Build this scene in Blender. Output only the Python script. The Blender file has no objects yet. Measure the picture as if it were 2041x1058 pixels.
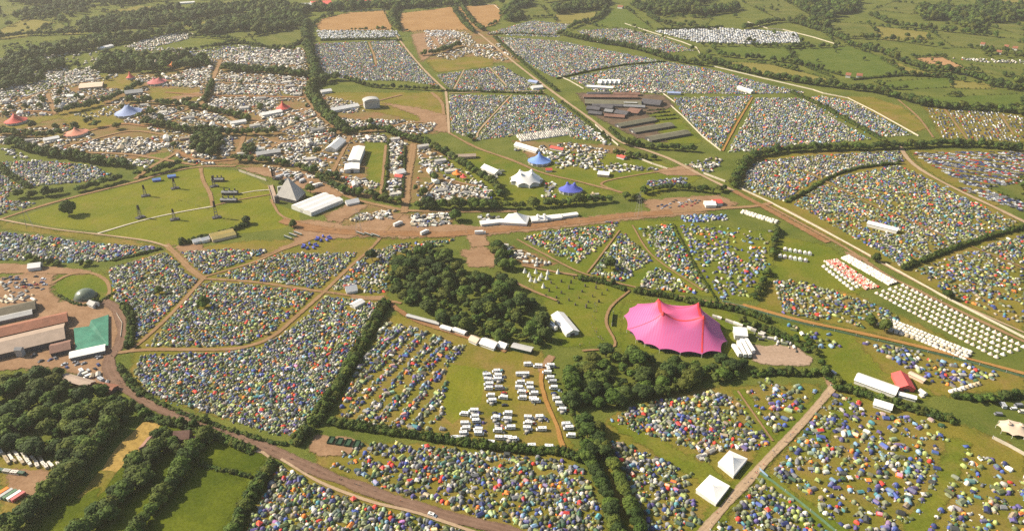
import bpy, bmesh, math, random
import numpy as np
from mathutils import Vector, geometry
R = random.Random(11)
NR = np.random.default_rng(7)
SC = bpy.context.scene
COL = SC.collection
# ------------------------------------------------------------------ camera
F, W, H = 1450.0, 2041.0, 1058.0
PITCH = math.radians(28.2)
HGT = 330.0
SPI, CPI = math.sin(PITCH), math.cos(PITCH)
cam = bpy.data.cameras.new('camera'); camo = bpy.data.objects.new('camera', cam); COL.objects.link(camo)
camo.location = (0, 0, HGT); camo.rotation_euler = (math.pi/2 - PITCH, 0, 0)
cam.sensor_fit = 'HORIZONTAL'; cam.sensor_width = 36.0; cam.lens = 36.0*F/W
cam.clip_start = 1.0; cam.clip_end = 30000.0
SC.camera = camo
def G(px, py):
    u, v = px - W/2, py - H/2
    t = HGT/(F*SPI + v*CPI)
    return (u*t, (F*CPI - v*SPI)*t)
def Ga(pts): return np.array([G(*p) for p in pts])
def pxm(py): return (F*SPI + (py-H/2)*CPI)/HGT      # source pixels per metre at that row
# ------------------------------------------------------------------ render, sky, sun
SC.view_settings.view_transform = 'Standard'; SC.view_settings.look = 'None'
SC.view_settings.exposure = 0.80; SC.view_settings.gamma = 1.0
SC.render.engine = 'CYCLES'
cy = SC.cycles
cy.max_bounces = 5; cy.diffuse_bounces = 3; cy.glossy_bounces = 1; cy.transmission_bounces = 1; cy.transparent_max_bounces = 16; cy.volume_bounces = 0
cy.caustics_reflective = False; cy.caustics_refractive = False
try: cy.use_denoising = False
except Exception: pass
SUN_EL, SUN_AZ = math.radians(36), math.radians(-75)    # azimuth from +Y towards +X : sun stands to the left, a little behind the scene
sdir = Vector((math.cos(SUN_EL)*math.sin(SUN_AZ), math.cos(SUN_EL)*math.cos(SUN_AZ), math.sin(SUN_EL)))
w = bpy.data.worlds.new('World'); SC.world = w; w.use_nodes = True
nt = w.node_tree
sky = nt.nodes.new('ShaderNodeTexSky'); sky.sky_type = 'NISHITA'; sky.sun_disc = False
sky.sun_elevation = SUN_EL; sky.sun_rotation = SUN_AZ; sky.dust_density = 2.0; sky.air_density = 1.0
bg = nt.nodes['Background']; nt.links.new(sky.outputs[0], bg.inputs[0]); bg.inputs[1].default_value = 0.085
sl = bpy.data.lights.new('sun', 'SUN'); sl.energy = 4.9; sl.angle = math.radians(0.6); sl.color = (1.0, 0.90, 0.74)
so = bpy.data.objects.new('sun', sl); COL.objects.link(so)
so.rotation_euler = sdir.to_track_quat('Z', 'Y').to_euler()
# ------------------------------------------------------------------ materials
MATS = {}
def newmat(name):
    m = bpy.data.materials.new(name); m.use_nodes = True; MATS[name] = m
    n = m.node_tree; b = n.nodes['Principled BSDF']
    b.inputs['Roughness'].default_value = 0.85; b.inputs['Specular IOR Level'].default_value = 0.2
    return m, n, b
def c4(c): return (c[0], c[1], c[2], 1.0)
def nnoise(n, vec, scale, detail=4, rough=0.6):
    t = n.nodes.new('ShaderNodeTexNoise'); t.inputs['Scale'].default_value = scale
    t.inputs['Detail'].default_value = detail; t.inputs['Roughness'].default_value = rough
    n.links.new(vec, t.inputs['Vector']); return t.outputs['Fac']
def nramp(n, fac, lo, hi, a=0.0, b=1.0):
    t = n.nodes.new('ShaderNodeMapRange'); t.inputs['From Min'].default_value = lo; t.inputs['From Max'].default_value = hi
    t.inputs['To Min'].default_value = a; t.inputs['To Max'].default_value = b
    n.links.new(fac, t.inputs['Value']); return t.outputs['Result']
def nmix(n, fac, a, b, mode='MIX'):
    t = n.nodes.new('ShaderNodeMix'); t.data_type = 'RGBA'; t.blend_type = mode
    if isinstance(fac, (int, float)): t.inputs[0].default_value = fac
    else: n.links.new(fac, t.inputs[0])
    for i, x in ((6, a), (7, b)):
        if isinstance(x, tuple): t.inputs[i].default_value = c4(x)
        else: n.links.new(x, t.inputs[i])
    return t.outputs[2]
def npos(n): return n.nodes.new('ShaderNodeNewGeometry').outputs['Position']
def nmath(n, op, a, b=None):
    t = n.nodes.new('ShaderNodeMath'); t.operation = op
    for i, x in enumerate((a, b)):
        if x is None: continue
        if isinstance(x, (int, float)): t.inputs[i].default_value = x
        else: n.links.new(x, t.inputs[i])
    return t.outputs[0]
def field_mat(name, a, b, wear=(0.19, 0.12, 0.06), lo=0.6, hi=0.75, amt=0.7, stripe=None, soft=False):
    m, n, bs = newmat(name); p = npos(n)
    c = nmix(n, nramp(n, nnoise(n, p, 0.022, 6, 0.65), 0.35, 0.65), a, b)
    wf = nramp(n, nnoise(n, p, 0.035, 8, 0.7), lo, hi, 0, amt)
    c = nmix(n, wf, c, wear)
    if stripe:
        ang, per, k = stripe
        mp = n.nodes.new('ShaderNodeMapping'); mp.inputs['Rotation'].default_value = (0, 0, ang)
        n.links.new(p, mp.inputs['Vector'])
        wv = n.nodes.new('ShaderNodeTexWave'); wv.inputs['Scale'].default_value = 0.314/per
        wv.inputs['Distortion'].default_value = 1.5; wv.inputs['Detail'].default_value = 2
        n.links.new(mp.outputs[0], wv.inputs['Vector'])
        c = nmix(n, nramp(n, wv.outputs['Fac'], 0, 1, 0, k), c, tuple(x*0.62 for x in a))
    f = nramp(n, nnoise(n, p, 0.6, 6, 0.7), 0.3, 0.7, 0.72, 1.25)
    cm = n.nodes.new('ShaderNodeCombineColor')
    for i in range(3): n.links.new(f, cm.inputs[i])
    c = nmix(n, 1.0, c, cm.outputs[0], 'MULTIPLY')
    n.links.new(c, bs.inputs['Base Color']); bs.inputs['Roughness'].default_value = 0.95; bs.inputs['Specular IOR Level'].default_value = 0.05
    if soft: soft_edge(n, bs, p)
    return m
def soft_edge(n, bs, p):
    uv = n.nodes.new('ShaderNodeUVMap'); sx = n.nodes.new('ShaderNodeSeparateXYZ'); n.links.new(uv.outputs[0], sx.inputs[0])
    s = nmath(n, 'ADD', sx.outputs[0], nmath(n, 'MULTIPLY', nmath(n, 'SUBTRACT', nnoise(n, p, 0.12, 7, 0.7), 0.5), 1.6))
    n.links.new(nramp(n, s, 0.42, 0.62, 1.0, 0.0), bs.inputs['Alpha'])
def dirt_mat(name, a, b, edge=True, hard=0.0, ruts=True):
    m, n, bs = newmat(name); p = npos(n)
    c = nmix(n, nramp(n, nnoise(n, p, 0.06, 7, 0.7), 0.35, 0.65), a, b)
    f = nramp(n, nnoise(n, p, 0.5, 7, 0.75), 0.3, 0.7, 0.78, 1.2)
    cm = n.nodes.new('ShaderNodeCombineColor')
    for i in range(3): n.links.new(f, cm.inputs[i])
    c = nmix(n, 1.0, c, cm.outputs[0], 'MULTIPLY')
    uv = n.nodes.new('ShaderNodeUVMap'); sx = n.nodes.new('ShaderNodeSeparateXYZ'); n.links.new(uv.outputs[0], sx.inputs[0])
    d = nmath(n, 'ABSOLUTE', nmath(n, 'SUBTRACT', sx.outputs[0], 0.5))          # 0 centre .. 0.5 edge
    if ruts:
        rt = nramp(n, nmath(n, 'ABSOLUTE', nmath(n, 'SUBTRACT', d, 0.17)), 0.0, 0.08, 0.28, 0.0)
        c = nmix(n, rt, c, tuple(min(1, x*1.5) for x in b))
    n.links.new(c, bs.inputs['Base Color']); bs.inputs['Roughness'].default_value = 0.95; bs.inputs['Specular IOR Level'].default_value = 0.05
    if edge == 'soft': soft_edge(n, bs, p)
    elif edge:
        nz = nnoise(n, p, 0.22, 6, 0.7)
        s = nmath(n, 'ADD', nmath(n, 'MULTIPLY', d, 2.0), nmath(n, 'MULTIPLY', nmath(n, 'SUBTRACT', nz, 0.5), 1.3 - hard))
        al = nramp(n, s, 0.72, 0.95, 1.0, 0.0)
        n.links.new(al, bs.inputs['Alpha'])
    return m
def plain(name, col, var=0.15, scale=0.4, rough=0.7, spec=0.2, col2=None):
    m, n, bs = newmat(name); p = npos(n)
    k = nramp(n, nnoise(n, p, scale, 6, 0.7), 0.3, 0.7)
    lo = tuple(x*(1-var) for x in col); hi = tuple(min(0.9, x*(1+var)) for x in col)
    c = nmix(n, k, lo, hi if col2 is None else col2)
    st = nnoise(n, p, scale*0.22, 8, 0.75); c = nmix(n, nramp(n, st, 0.48, 0.68, 0, min(0.75, var*2.6)), c, tuple(x*0.55 for x in col))
    n.links.new(c, bs.inputs['Base Color']); bs.inputs['Roughness'].default_value = rough; bs.inputs['Specular IOR Level'].default_value = spec
    return m
def attr_mat(name, rough=0.7, spec=0.25):
    m, n, bs = newmat(name)
    a = n.nodes.new('ShaderNodeAttribute'); a.attribute_name = 'Col'
    f = nramp(n, nnoise(n, npos(n), 1.1, 3, 0.6), 0.3, 0.7, 0.86, 1.12)
    cm = n.nodes.new('ShaderNodeCombineColor')
    for i in range(3): n.links.new(f, cm.inputs[i])
    n.links.new(nmix(n, 1.0, a.outputs['Color'], cm.outputs[0], 'MULTIPLY'), bs.inputs['Base Color'])
    bs.inputs['Roughness'].default_value = rough; bs.inputs['Specular IOR Level'].default_value = spec
    return m
def obj_mat(name, rough=0.6, spec=0.3):
    m, n, bs = newmat(name)
    a = n.nodes.new('ShaderNodeObjectInfo')
    f = nramp(n, nnoise(n, npos(n), 0.9, 3, 0.6), 0.3, 0.7, 0.85, 1.12)
    cm = n.nodes.new('ShaderNodeCombineColor')
    for i in range(3): n.links.new(f, cm.inputs[i])
    n.links.new(nmix(n, 1.0, a.outputs['Color'], cm.outputs[0], 'MULTIPLY'), bs.inputs['Base Color'])
    bs.inputs['Roughness'].default_value = rough; bs.inputs['Specular IOR Level'].default_value = spec
    return m
def leaf_mat(name, dark, light, attr=False):
    m, n, bs = newmat(name); g = n.nodes.new('ShaderNodeNewGeometry')
    k = nmath(n, 'ADD', nmath(n, 'MULTIPLY', g.outputs['Random Per Island'], 0.45), nramp(n, nnoise(n, g.outputs['Position'], 0.16, 4, 0.6), 0.3, 0.7, 0.0, 0.5))
    c = nmix(n, k, dark, light)
    if attr:
        a = n.nodes.new('ShaderNodeAttribute'); a.attribute_name = 'Col'; tint = a.outputs['Color']
    else:
        a = n.nodes.new('ShaderNodeObjectInfo'); tint = a.outputs['Color']
    c = nmix(n, 1.0, c, tint, 'MULTIPLY')
    n.links.new(c, bs.inputs['Base Color']); bs.inputs['Roughness'].default_value = 0.8; bs.inputs['Specular IOR Level'].default_value = 0.15
    return m
field_mat('grass_base', (0.078, 0.100, 0.016), (0.130, 0.138, 0.026), lo=0.60, hi=0.8, amt=0.4)
field_mat('grass_green', (0.086, 0.118, 0.010), (0.148, 0.148, 0.016), (0.22, 0.15, 0.045), lo=0.52, hi=0.75, amt=0.55, soft=True)
field_mat('grass_worn_or_shaded', (0.122, 0.122, 0.014), (0.19, 0.150, 0.024), (0.24, 0.145, 0.055), lo=0.45, hi=0.68, amt=0.7, soft=True)
field_mat('market_ground', (0.125, 0.118, 0.024), (0.19, 0.140, 0.055), (0.225, 0.122, 0.058), 0.42, 0.58, 0.85, soft=True)
field_mat('grass_mown', (0.116, 0.136, 0.010), (0.172, 0.166, 0.016), (0.22, 0.15, 0.05), lo=0.52, hi=0.74, amt=0.5, stripe=(0.2, 9.0, 0.10))
field_mat('grass_rough', (0.050, 0.072, 0.005), (0.105, 0.122, 0.009), lo=0.7, hi=0.9, amt=0.2, soft=True)
field_mat('grass_far', (0.078, 0.100, 0.017), (0.138, 0.135, 0.032), lo=0.66, hi=0.85, amt=0.3)
field_mat('grass_yellow', (0.170, 0.150, 0.032), (0.200, 0.170, 0.045), lo=0.66, hi=0.85, amt=0.3)
field_mat('grass_lush', (0.072, 0.106, 0.014), (0.110, 0.132, 0.022), lo=0.7, hi=0.9, amt=0.2, stripe=(1.2, 22.0, 0.12))
field_mat('stubble', (0.290, 0.160, 0.062), (0.350, 0.205, 0.085), (0.14, 0.13, 0.03), 0.66, 0.8, 0.5, stripe=(1.3, 14.0, 0.25))
field_mat('plough', (0.330, 0.185, 0.085), (0.370, 0.215, 0.10), (0.2, 0.15, 0.06), 0.66, 0.85, 0.3)
field_mat('straw', (0.330, 0.215, 0.060), (0.400, 0.265, 0.080), (0.16, 0.13, 0.04), 0.6, 0.8, 0.5, stripe=(-0.9, 5.0, 0.35))
field_mat('camp_ground', (0.118, 0.120, 0.014), (0.190, 0.150, 0.024), (0.235, 0.140, 0.052), lo=0.46, hi=0.7, amt=0.7, soft=True)
dirt_mat('dirt', (0.215, 0.128, 0.060), (0.275, 0.170, 0.088))
dirt_mat('dirt_red', (0.205, 0.102, 0.043), (0.265, 0.145, 0.070))
dirt_mat('dirt_pale', (0.310, 0.215, 0.130), (0.380, 0.270, 0.170), hard=0.7)
dirt_mat('dirt_brown', (0.150, 0.090, 0.060), (0.190, 0.118, 0.080), hard=0.5)
dirt_mat('dirt_orange', (0.280, 0.140, 0.038), (0.330, 0.180, 0.060), hard=0.6)
dirt_mat('trackway', (0.480, 0.430, 0.320), (0.540, 0.480, 0.370), hard=0.9, ruts=False)
dirt_mat('yard', (0.220, 0.128, 0.068), (0.300, 0.185, 0.105), edge='soft', ruts=False)
dirt_mat('yard_pale', (0.31, 0.215, 0.145), (0.36, 0.255, 0.18), edge='soft', ruts=False)
dirt_mat('dark_yard', (0.090, 0.065, 0.045), (0.160, 0.105, 0.065), edge='soft', ruts=False)
attr_mat('fabric_many'); obj_mat('fabric_one')
leaf_mat('leaf_many', (0.024, 0.041, 0.009), (0.078, 0.104, 0.020), True)
leaf_mat('leaf_one', (0.025, 0.042, 0.009), (0.082, 0.107, 0.020), False)
plain('bark', (0.09, 0.065, 0.045)); plain('white_pvc', (0.80, 0.77, 0.70), 0.06, 0.2, 0.5, 0.3); plain('white_wall', (0.66, 0.64, 0.58), 0.1)
plain('cream', (0.60, 0.47, 0.34), 0.08); plain('pale_grey', (0.42, 0.41, 0.38), 0.12); plain('mid_grey', (0.22, 0.22, 0.22), 0.2)
plain('dark_grey', (0.075, 0.072, 0.075), 0.3); plain('black', (0.02, 0.02, 0.022)); plain('glass', (0.03, 0.035, 0.045), 0.1, 0.4, 0.15, 0.5)
plain('red_roof', (0.28, 0.115, 0.065), 0.22, 0.15); plain('tan_roof', (0.36, 0.27, 0.20), 0.15, 0.12); plain('olive_roof', (0.135, 0.115, 0.075), 0.25, 0.15)
plain('brown_roof', (0.22, 0.12, 0.085), 0.25, 0.2); plain('slate', (0.10, 0.095, 0.10), 0.3, 0.2); plain('green_roof', (0.16, 0.15, 0.095), 0.2, 0.15)
plain('green_tarp', (0.055, 0.20, 0.125), 0.3, 0.12, 0.5); plain('gas_dome', (0.135, 0.165, 0.115), 0.1, 0.2, 0.3, 0.4)
plain('blue_pvc', (0.17, 0.29, 0.62), 0.1); plain('violet_pvc', (0.10, 0.12, 0.46), 0.1); plain('haze_blue', (0.28, 0.34, 0.52), 0.12)
plain('red_pvc', (0.58, 0.10, 0.075), 0.1); plain('dusty_red', (0.50, 0.15, 0.14), 0.12); plain('salmon', (0.60, 0.24, 0.15), 0.1); plain('orange_pvc', (0.80, 0.22, 0.04), 0.1)
plain('hot_red', (0.72, 0.10, 0.09), 0.08); plain('steel', (0.32, 0.31, 0.29), 0.2, 1.0, 0.4, 0.5); plain('pyramid_skin', (0.36, 0.335, 0.30), 0.10, 0.25, 0.45, 0.4)
plain('brick', (0.24, 0.12, 0.075), 0.25, 0.6); plain('stone_dark', (0.10, 0.09, 0.06), 0.3, 1.0); plain('teal_fence', (0.11, 0.19, 0.11), 0.2)
plain('pale_fence', (0.55, 0.50, 0.40), 0.12); plain('white_fence', (0.50, 0.44, 0.34), 0.15); plain('timber', (0.33, 0.22, 0.12), 0.3); plain('seam_red', (0.66, 0.055, 0.06), 0.1)
plain('skin', (0.45, 0.27, 0.19)); plain('denim', (0.05, 0.07, 0.14)); plain('yellow_pvc', (0.60, 0.46, 0.16), 0.1); plain('dark_green', (0.03, 0.07, 0.035), 0.2); plain('cable_dark', (0.10, 0.06, 0.05))
plain('rubber', (0.015, 0.015, 0.016)); plain('sky_blue_wall', (0.25, 0.36, 0.50), 0.1)
# pink canopy: close lilac and blue stripes woven into magenta
m, n, bs = newmat('pink_canopy'); p = npos(n)
wv = n.nodes.new('ShaderNodeTexWave'); wv.bands_direction = 'X'; wv.inputs['Scale'].default_value = 0.27; wv.inputs['Distortion'].default_value = 2.2; wv.inputs['Detail'].default_value = 2.0; wv.inputs['Detail Scale'].default_value = 0.05
n.links.new(p, wv.inputs['Vector'])
c = nmix(n, nramp(n, wv.outputs['Fac'], 0.3, 0.7, 0, 0.6), (0.58, 0.075, 0.20), (0.36, 0.17, 0.38))
c = nmix(n, nramp(n, nnoise(n, p, 0.035, 3, 0.5), 0.35, 0.65, 0, 0.5), c, (0.47, 0.11, 0.27))
sz = n.nodes.new('ShaderNodeSeparateXYZ'); n.links.new(p, sz.inputs[0]); c = nmix(n, nramp(n, sz.outputs[2], 13.5, 20.0, 0, 0.55), c, (0.62, 0.06, 0.08))
n.links.new(c, bs.inputs['Base Color']); bs.inputs['Roughness'].default_value = 0.6; bs.inputs['Specular IOR Level'].default_value = 0.35
bs.inputs['Sheen Weight'].default_value = 0.0
# ------------------------------------------------------------------ mesh helpers
class MB:
    def __init__(s): s.v = []; s.f = []; s.m = []
    def add(s, vs, fs, mi=0):
        o = len(s.v); s.v += [tuple(x) for x in vs]; s.f += [tuple(i+o for i in f) for f in fs]; s.m += [mi]*len(fs); return s
    def box(s, x, y, z, a, b, h, rot=0.0, mi=0, taper=1.0, ty=None):
        c, q = math.cos(rot), math.sin(rot); vs = []
        ty = taper if ty is None else ty
        for k, (tx, tyy) in ((0, (1, 1)), (1, (taper, ty))):
            for sx, sy in ((-1, -1), (1, -1), (1, 1), (-1, 1)):
                lx, ly = sx*a/2*tx, sy*b/2*tyy
                vs.append((x+lx*c-ly*q, y+lx*q+ly*c, z+h*k))
        return s.add(vs, [(3, 2, 1, 0), (4, 5, 6, 7), (0, 1, 5, 4), (1, 2, 6, 5), (2, 3, 7, 6), (3, 0, 4, 7)], mi)
    def gable(s, L, Wd, he, hr, y0=0, over=0.4, th=0.22, mi=0):   # roof slab along x
        a, b = L/2+over, Wd/2+over; dz = (hr-he)/(Wd/2); e = he-dz*over
        vs = [(-a, y0-b, e), (a, y0-b, e), (-a, y0, hr), (a, y0, hr), (-a, y0+b, e), (a, y0+b, e)]
        vs += [(x, y, z-th) for x, y, z in vs]
        return s.add(vs, [(0, 1, 3, 2), (2, 3, 5, 4), (7, 6, 8, 9), (9, 8, 10, 11), (1, 0, 6, 7), (4, 5, 11, 10), (0, 2, 8, 6), (2, 4, 10, 8), (3, 1, 7, 9), (5, 3, 9, 11)], mi)
    def gable_wall(s, L, Wd, he, hr, y0=0, mi=0, sink=0.25):
        a, b = L/2, Wd/2
        vs = [(-a, y0-b, 0), (a, y0-b, 0), (a, y0+b, 0), (-a, y0+b, 0), (-a, y0-b, he-sink), (a, y0-b, he-sink), (a, y0+b, he-sink), (-a, y0+b, he-sink), (-a, y0, hr-sink), (a, y0, hr-sink)]
        return s.add(vs, [(0, 1, 5, 4), (2, 3, 7, 6), (1, 2, 6, 9, 5), (3, 0, 4, 8, 7)], mi)
    def tube(s, p, q, r0, r1=None, n=6, mi=0):
        r1 = r0 if r1 is None else r1
        p, q = Vector(p), Vector(q); d = (q-p).normalized(); u = d.orthogonal().normalized(); w2 = d.cross(u); vs = []
        for c0, r in ((p, r0), (q, r1)):
            for i in range(n):
                a = 2*math.pi*i/n; vs.append(c0 + (u*math.cos(a)+w2*math.sin(a))*r)
        return s.add(vs, [(i, (i+1) % n, n+(i+1) % n, n+i) for i in range(n)] + [tuple(range(n-1, -1, -1)), tuple(range(n, 2*n))], mi)
    def mesh(s, name, mats):
        used = sorted({i for f in s.f for i in f}); mp = {i: k for k, i in enumerate(used)}
        me = bpy.data.meshes.new(name); me.from_pydata([s.v[i] for i in used], [], [tuple(mp[i] for i in f) for f in s.f])
        for mm in (mats if isinstance(mats, (list, tuple)) else [mats]): me.materials.append(MATS[mm])
        me.polygons.foreach_set('material_index', s.m); me.update(); return me
    def obj(s, name, mats, parent=None, smooth=False):
        me = s.mesh(name, mats)
        if smooth: me.polygons.foreach_set('use_smooth', [True]*len(me.polygons))
        return link(name, me, parent)
def link(name, me, parent=None):
    o = bpy.data.objects.new(name, me); COL.objects.link(o)
    if parent is not None: o.parent = parent
    return o
def tag(o, label=None, cat=None, group=None, kind=None):
    if label: o['label'] = label
    if cat: o['category'] = cat
    if group: o['group'] = group
    if kind: o['kind'] = kind
    return o
def thing(name, label, cat, loc, rz=0.0, group=None):
    o = bpy.data.objects.new(name, None); COL.objects.link(o); o.location = (loc[0], loc[1], loc[2] if len(loc) > 2 else 0); o.rotation_euler = (0, 0, rz)
    return tag(o, label, cat, group)
def copy_tree(o, parent=None, color=None):
    c = o.copy(); COL.objects.link(c); c.parent = parent
    if color is not None: c.color = color
    for ch in list(o.children): copy_tree(ch, c, color)
    return c
# ------------------------------------------------------------------ ground sheets
LAYER = [0.0]
def nextz(): LAYER[0] += 0.005; return LAYER[0]
def resample(P, step, closed=False):
    out = []; N = len(P)
    for i in range(N if closed else N-1):
        a, b = P[i], P[(i+1) % N]; k = max(1, int(np.linalg.norm(b-a)/step))
        for j in range(k): out.append(a+(b-a)*j/k)
    if not closed: out.append(P[-1])
    return np.array(out)
def smooth_noise(nn, rng, period=6):
    k = max(2, nn//period); x = rng.normal(size=k+1); t = np.linspace(0, k, nn); i = np.minimum(t.astype(int), k-1); f = t-i; f = f*f*(3-2*f)
    return x[i]*(1-f)+x[i+1]*f
def sheet(name, poly, mat, jit=1.2, step=None, kind='structure'):
    P = Ga(poly); d = float(np.median(np.linalg.norm(P, axis=1)))
    step = step or max(3.0, d*0.006)
    Q = resample(P, step, True); nn = len(Q)
    Q = Q + np.stack([smooth_noise(nn, NR, 4), smooth_noise(nn, NR, 4)], 1)*jit*max(0.5, d/700)
    z = nextz(); tri = geometry.tessellate_polygon([[Vector((x, y, 0)) for x, y in Q]])
    me = bpy.data.meshes.new(name); me.from_pydata([(x, y, z) for x, y in Q], [], [tuple(t) for t in tri])
    bm = bmesh.new(); bm.from_mesh(me); bmesh.ops.recalc_face_normals(bm, faces=bm.faces)
    for f in bm.faces:
        if f.normal.z < 0: f.normal_flip()
    bm.to_mesh(me); bm.free(); me.materials.append(MATS[mat])
    return tag(link(name, me), kind=kind)
def soft_sheet(name, poly, mat, wid=None):
    P = Ga(poly); ext = P.max(0)-P.min(0); size = float(max(ext)); d = float(np.median(np.linalg.norm(P, axis=1))); wid = wid or min(0.16*float(min(ext)), 4.5+d*0.004)
    step = max(wid*0.6, size/70); m = wid*1.5; xs = np.arange(P[:, 0].min()-m, P[:, 0].max()+m+step, step); ys = np.arange(P[:, 1].min()-m, P[:, 1].max()+m+step, step)
    X, Y = np.meshgrid(xs, ys); Q = np.stack([X.ravel(), Y.ravel()], 1); A, B = P, np.roll(P, -1, 0); dist = np.full(len(Q), 1e9); ins = np.zeros(len(Q), bool)
    for a, b in zip(A, B):
        e = b-a; t = np.clip(((Q-a)@e)/(e@e), 0, 1); dist = np.minimum(dist, np.linalg.norm(Q-a-t[:, None]*e, axis=1))
        with np.errstate(divide='ignore', invalid='ignore'): ins ^= ((a[1] > Q[:, 1]) != (b[1] > Q[:, 1])) & (Q[:, 0] < (b[0]-a[0])*(Q[:, 1]-a[1])/(b[1]-a[1]+1e-12)+a[0])
    u = np.clip(0.5-np.where(ins, dist, -dist)/(2*wid), 0, 1); nx, ny = len(xs), len(ys); z = nextz(); fs = []
    U = u.reshape(ny, nx); mn = np.minimum(np.minimum(U[:-1, :-1], U[1:, :-1]), np.minimum(U[:-1, 1:], U[1:, 1:])); jj, ii = np.nonzero(mn < 0.98)
    fs = [(j*nx+i, j*nx+i+1, (j+1)*nx+i+1, (j+1)*nx+i) for j, i in zip(jj.tolist(), ii.tolist())]; used = np.unique(np.array(fs).ravel()); mp = np.zeros(nx*ny, int); mp[used] = np.arange(len(used)); fs = mp[np.array(fs)]
    me = bpy.data.meshes.new(name); me.from_pydata([(x, y, z) for x, y in Q[used].tolist()], [], fs.tolist()); uv = me.uv_layers.new(name='UVMap')
    uu = u[used][fs.ravel()]; uv.data.foreach_set('uv', np.stack([uu, uu*0], 1).ravel()); me.materials.append(MATS[mat]); return tag(link(name, me), kind='structure')
def catmull(P, step):
    if len(P) < 3: return resample(P, step)
    E = np.vstack([2*P[0]-P[1], P, 2*P[-1]-P[-2]]); out = []
    for i in range(1, len(E)-2):
        p0, p1, p2, p3 = E[i-1], E[i], E[i+1], E[i+2]; k = max(1, int(np.linalg.norm(p2-p1)/step))
        t = (np.arange(k)/k)[:, None]
        out.append(0.5*((2*p1)+(p2-p0)*t+(2*p0-5*p1+4*p2-p3)*t*t+(3*p1-p0-3*p2+p3)*t**3))
    return np.vstack([np.vstack(out), P[-1:]])
KEEP = []      # segments tents keep clear of: (x0,y0,x1,y1,half width)
def keep_line(P, hw):
    for a, b in zip(P[:-1], P[1:]): KEEP.append((a[0], a[1], b[0], b[1], hw))
def ribbon(name, pts, width, mat, keep=True, wob=0.12):
    P = catmull(Ga(pts), 6.0); nn = len(P)
    T = np.gradient(P, axis=0); T /= np.linalg.norm(T, axis=1)[:, None]+1e-9; Nn = np.stack([-T[:, 1], T[:, 0]], 1)
    wd = width/2*1.12*(1+wob*smooth_noise(nn, NR, 3)); z = nextz()
    L, Rr = P+Nn*wd[:, None], P-Nn*wd[:, None]
    me = bpy.data.meshes.new(name)
    me.from_pydata([(x, y, z) for x, y in L]+[(x, y, z) for x, y in Rr], [], [(nn+i, nn+i+1, i+1, i) for i in range(nn-1)])
    uv = me.uv_layers.new(name='UVMap'); s = np.cumsum(np.r_[0, np.linalg.norm(np.diff(P, axis=0), axis=1)])
    dat = []
    for i in range(nn-1): dat += [1, s[i], 1, s[i+1], 0, s[i+1], 0, s[i]]
    uv.data.foreach_set('uv', dat); me.materials.append(MATS[mat])
    if keep: keep_line(resample(Ga(pts), 25.0), width/2+0.3)
    return tag(link(name, me), kind='structure')
# ------------------------------------------------------------------ many copies in one mesh
def tile(name, batches, mat, parent=None):
    """batches: (verts n3, faces, face colour slot, pos N3, yaw N, scale N3, colours N x slots x 3)"""
    VV, LI, LS, CC, off, lo = [], [], [], [], 0, 0
    for V, Fc, slot, pos, yaw, scl, cols in batches:
        N = len(pos)
        if N == 0: continue
        V = np.asarray(V, float); c, s = np.cos(yaw)[:, None], np.sin(yaw)[:, None]
        X = V[None, :, 0]*scl[:, 0:1]; Y = V[None, :, 1]*scl[:, 1:2]; Z = V[None, :, 2]*scl[:, 2:3]
        P = np.stack([X*c-Y*s+pos[:, 0:1], X*s+Y*c+pos[:, 1:2], Z+pos[:, 2:3]], 2)
        VV.append(P.reshape(-1, 3)); loops = np.concatenate([np.array(f) for f in Fc]); tot = np.array([len(f) for f in Fc])
        st = np.r_[0, np.cumsum(tot)[:-1]]; nl = len(loops)
        LI.append((loops[None, :]+(np.arange(N)*len(V))[:, None]+off).ravel()); LS.append((st[None, :]+(np.arange(N)*nl)[:, None]+lo).ravel())
        CC.append(cols[:, np.asarray(slot)].reshape(-1, 3)); off += N*len(V); lo += N*nl
    me = bpy.data.meshes.new(name); V = np.concatenate(VV); L = np.concatenate(LI); S = np.concatenate(LS); C = np.concatenate(CC)
    me.vertices.add(len(V)); me.vertices.foreach_set('co', V.astype(np.float32).ravel())
    me.loops.add(len(L)); me.loops.foreach_set('vertex_index', L.astype(np.int32))
    me.polygons.add(len(S)); me.polygons.foreach_set('loop_start', S.astype(np.int32))
    me.update(calc_edges=True)
    at = me.attributes.new('Col', 'FLOAT_COLOR', 'FACE'); at.data.foreach_set('color', np.c_[C, np.ones(len(C))].astype(np.float32).ravel())
    me.materials.append(MATS[mat]); return link(name, me, parent)
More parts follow.
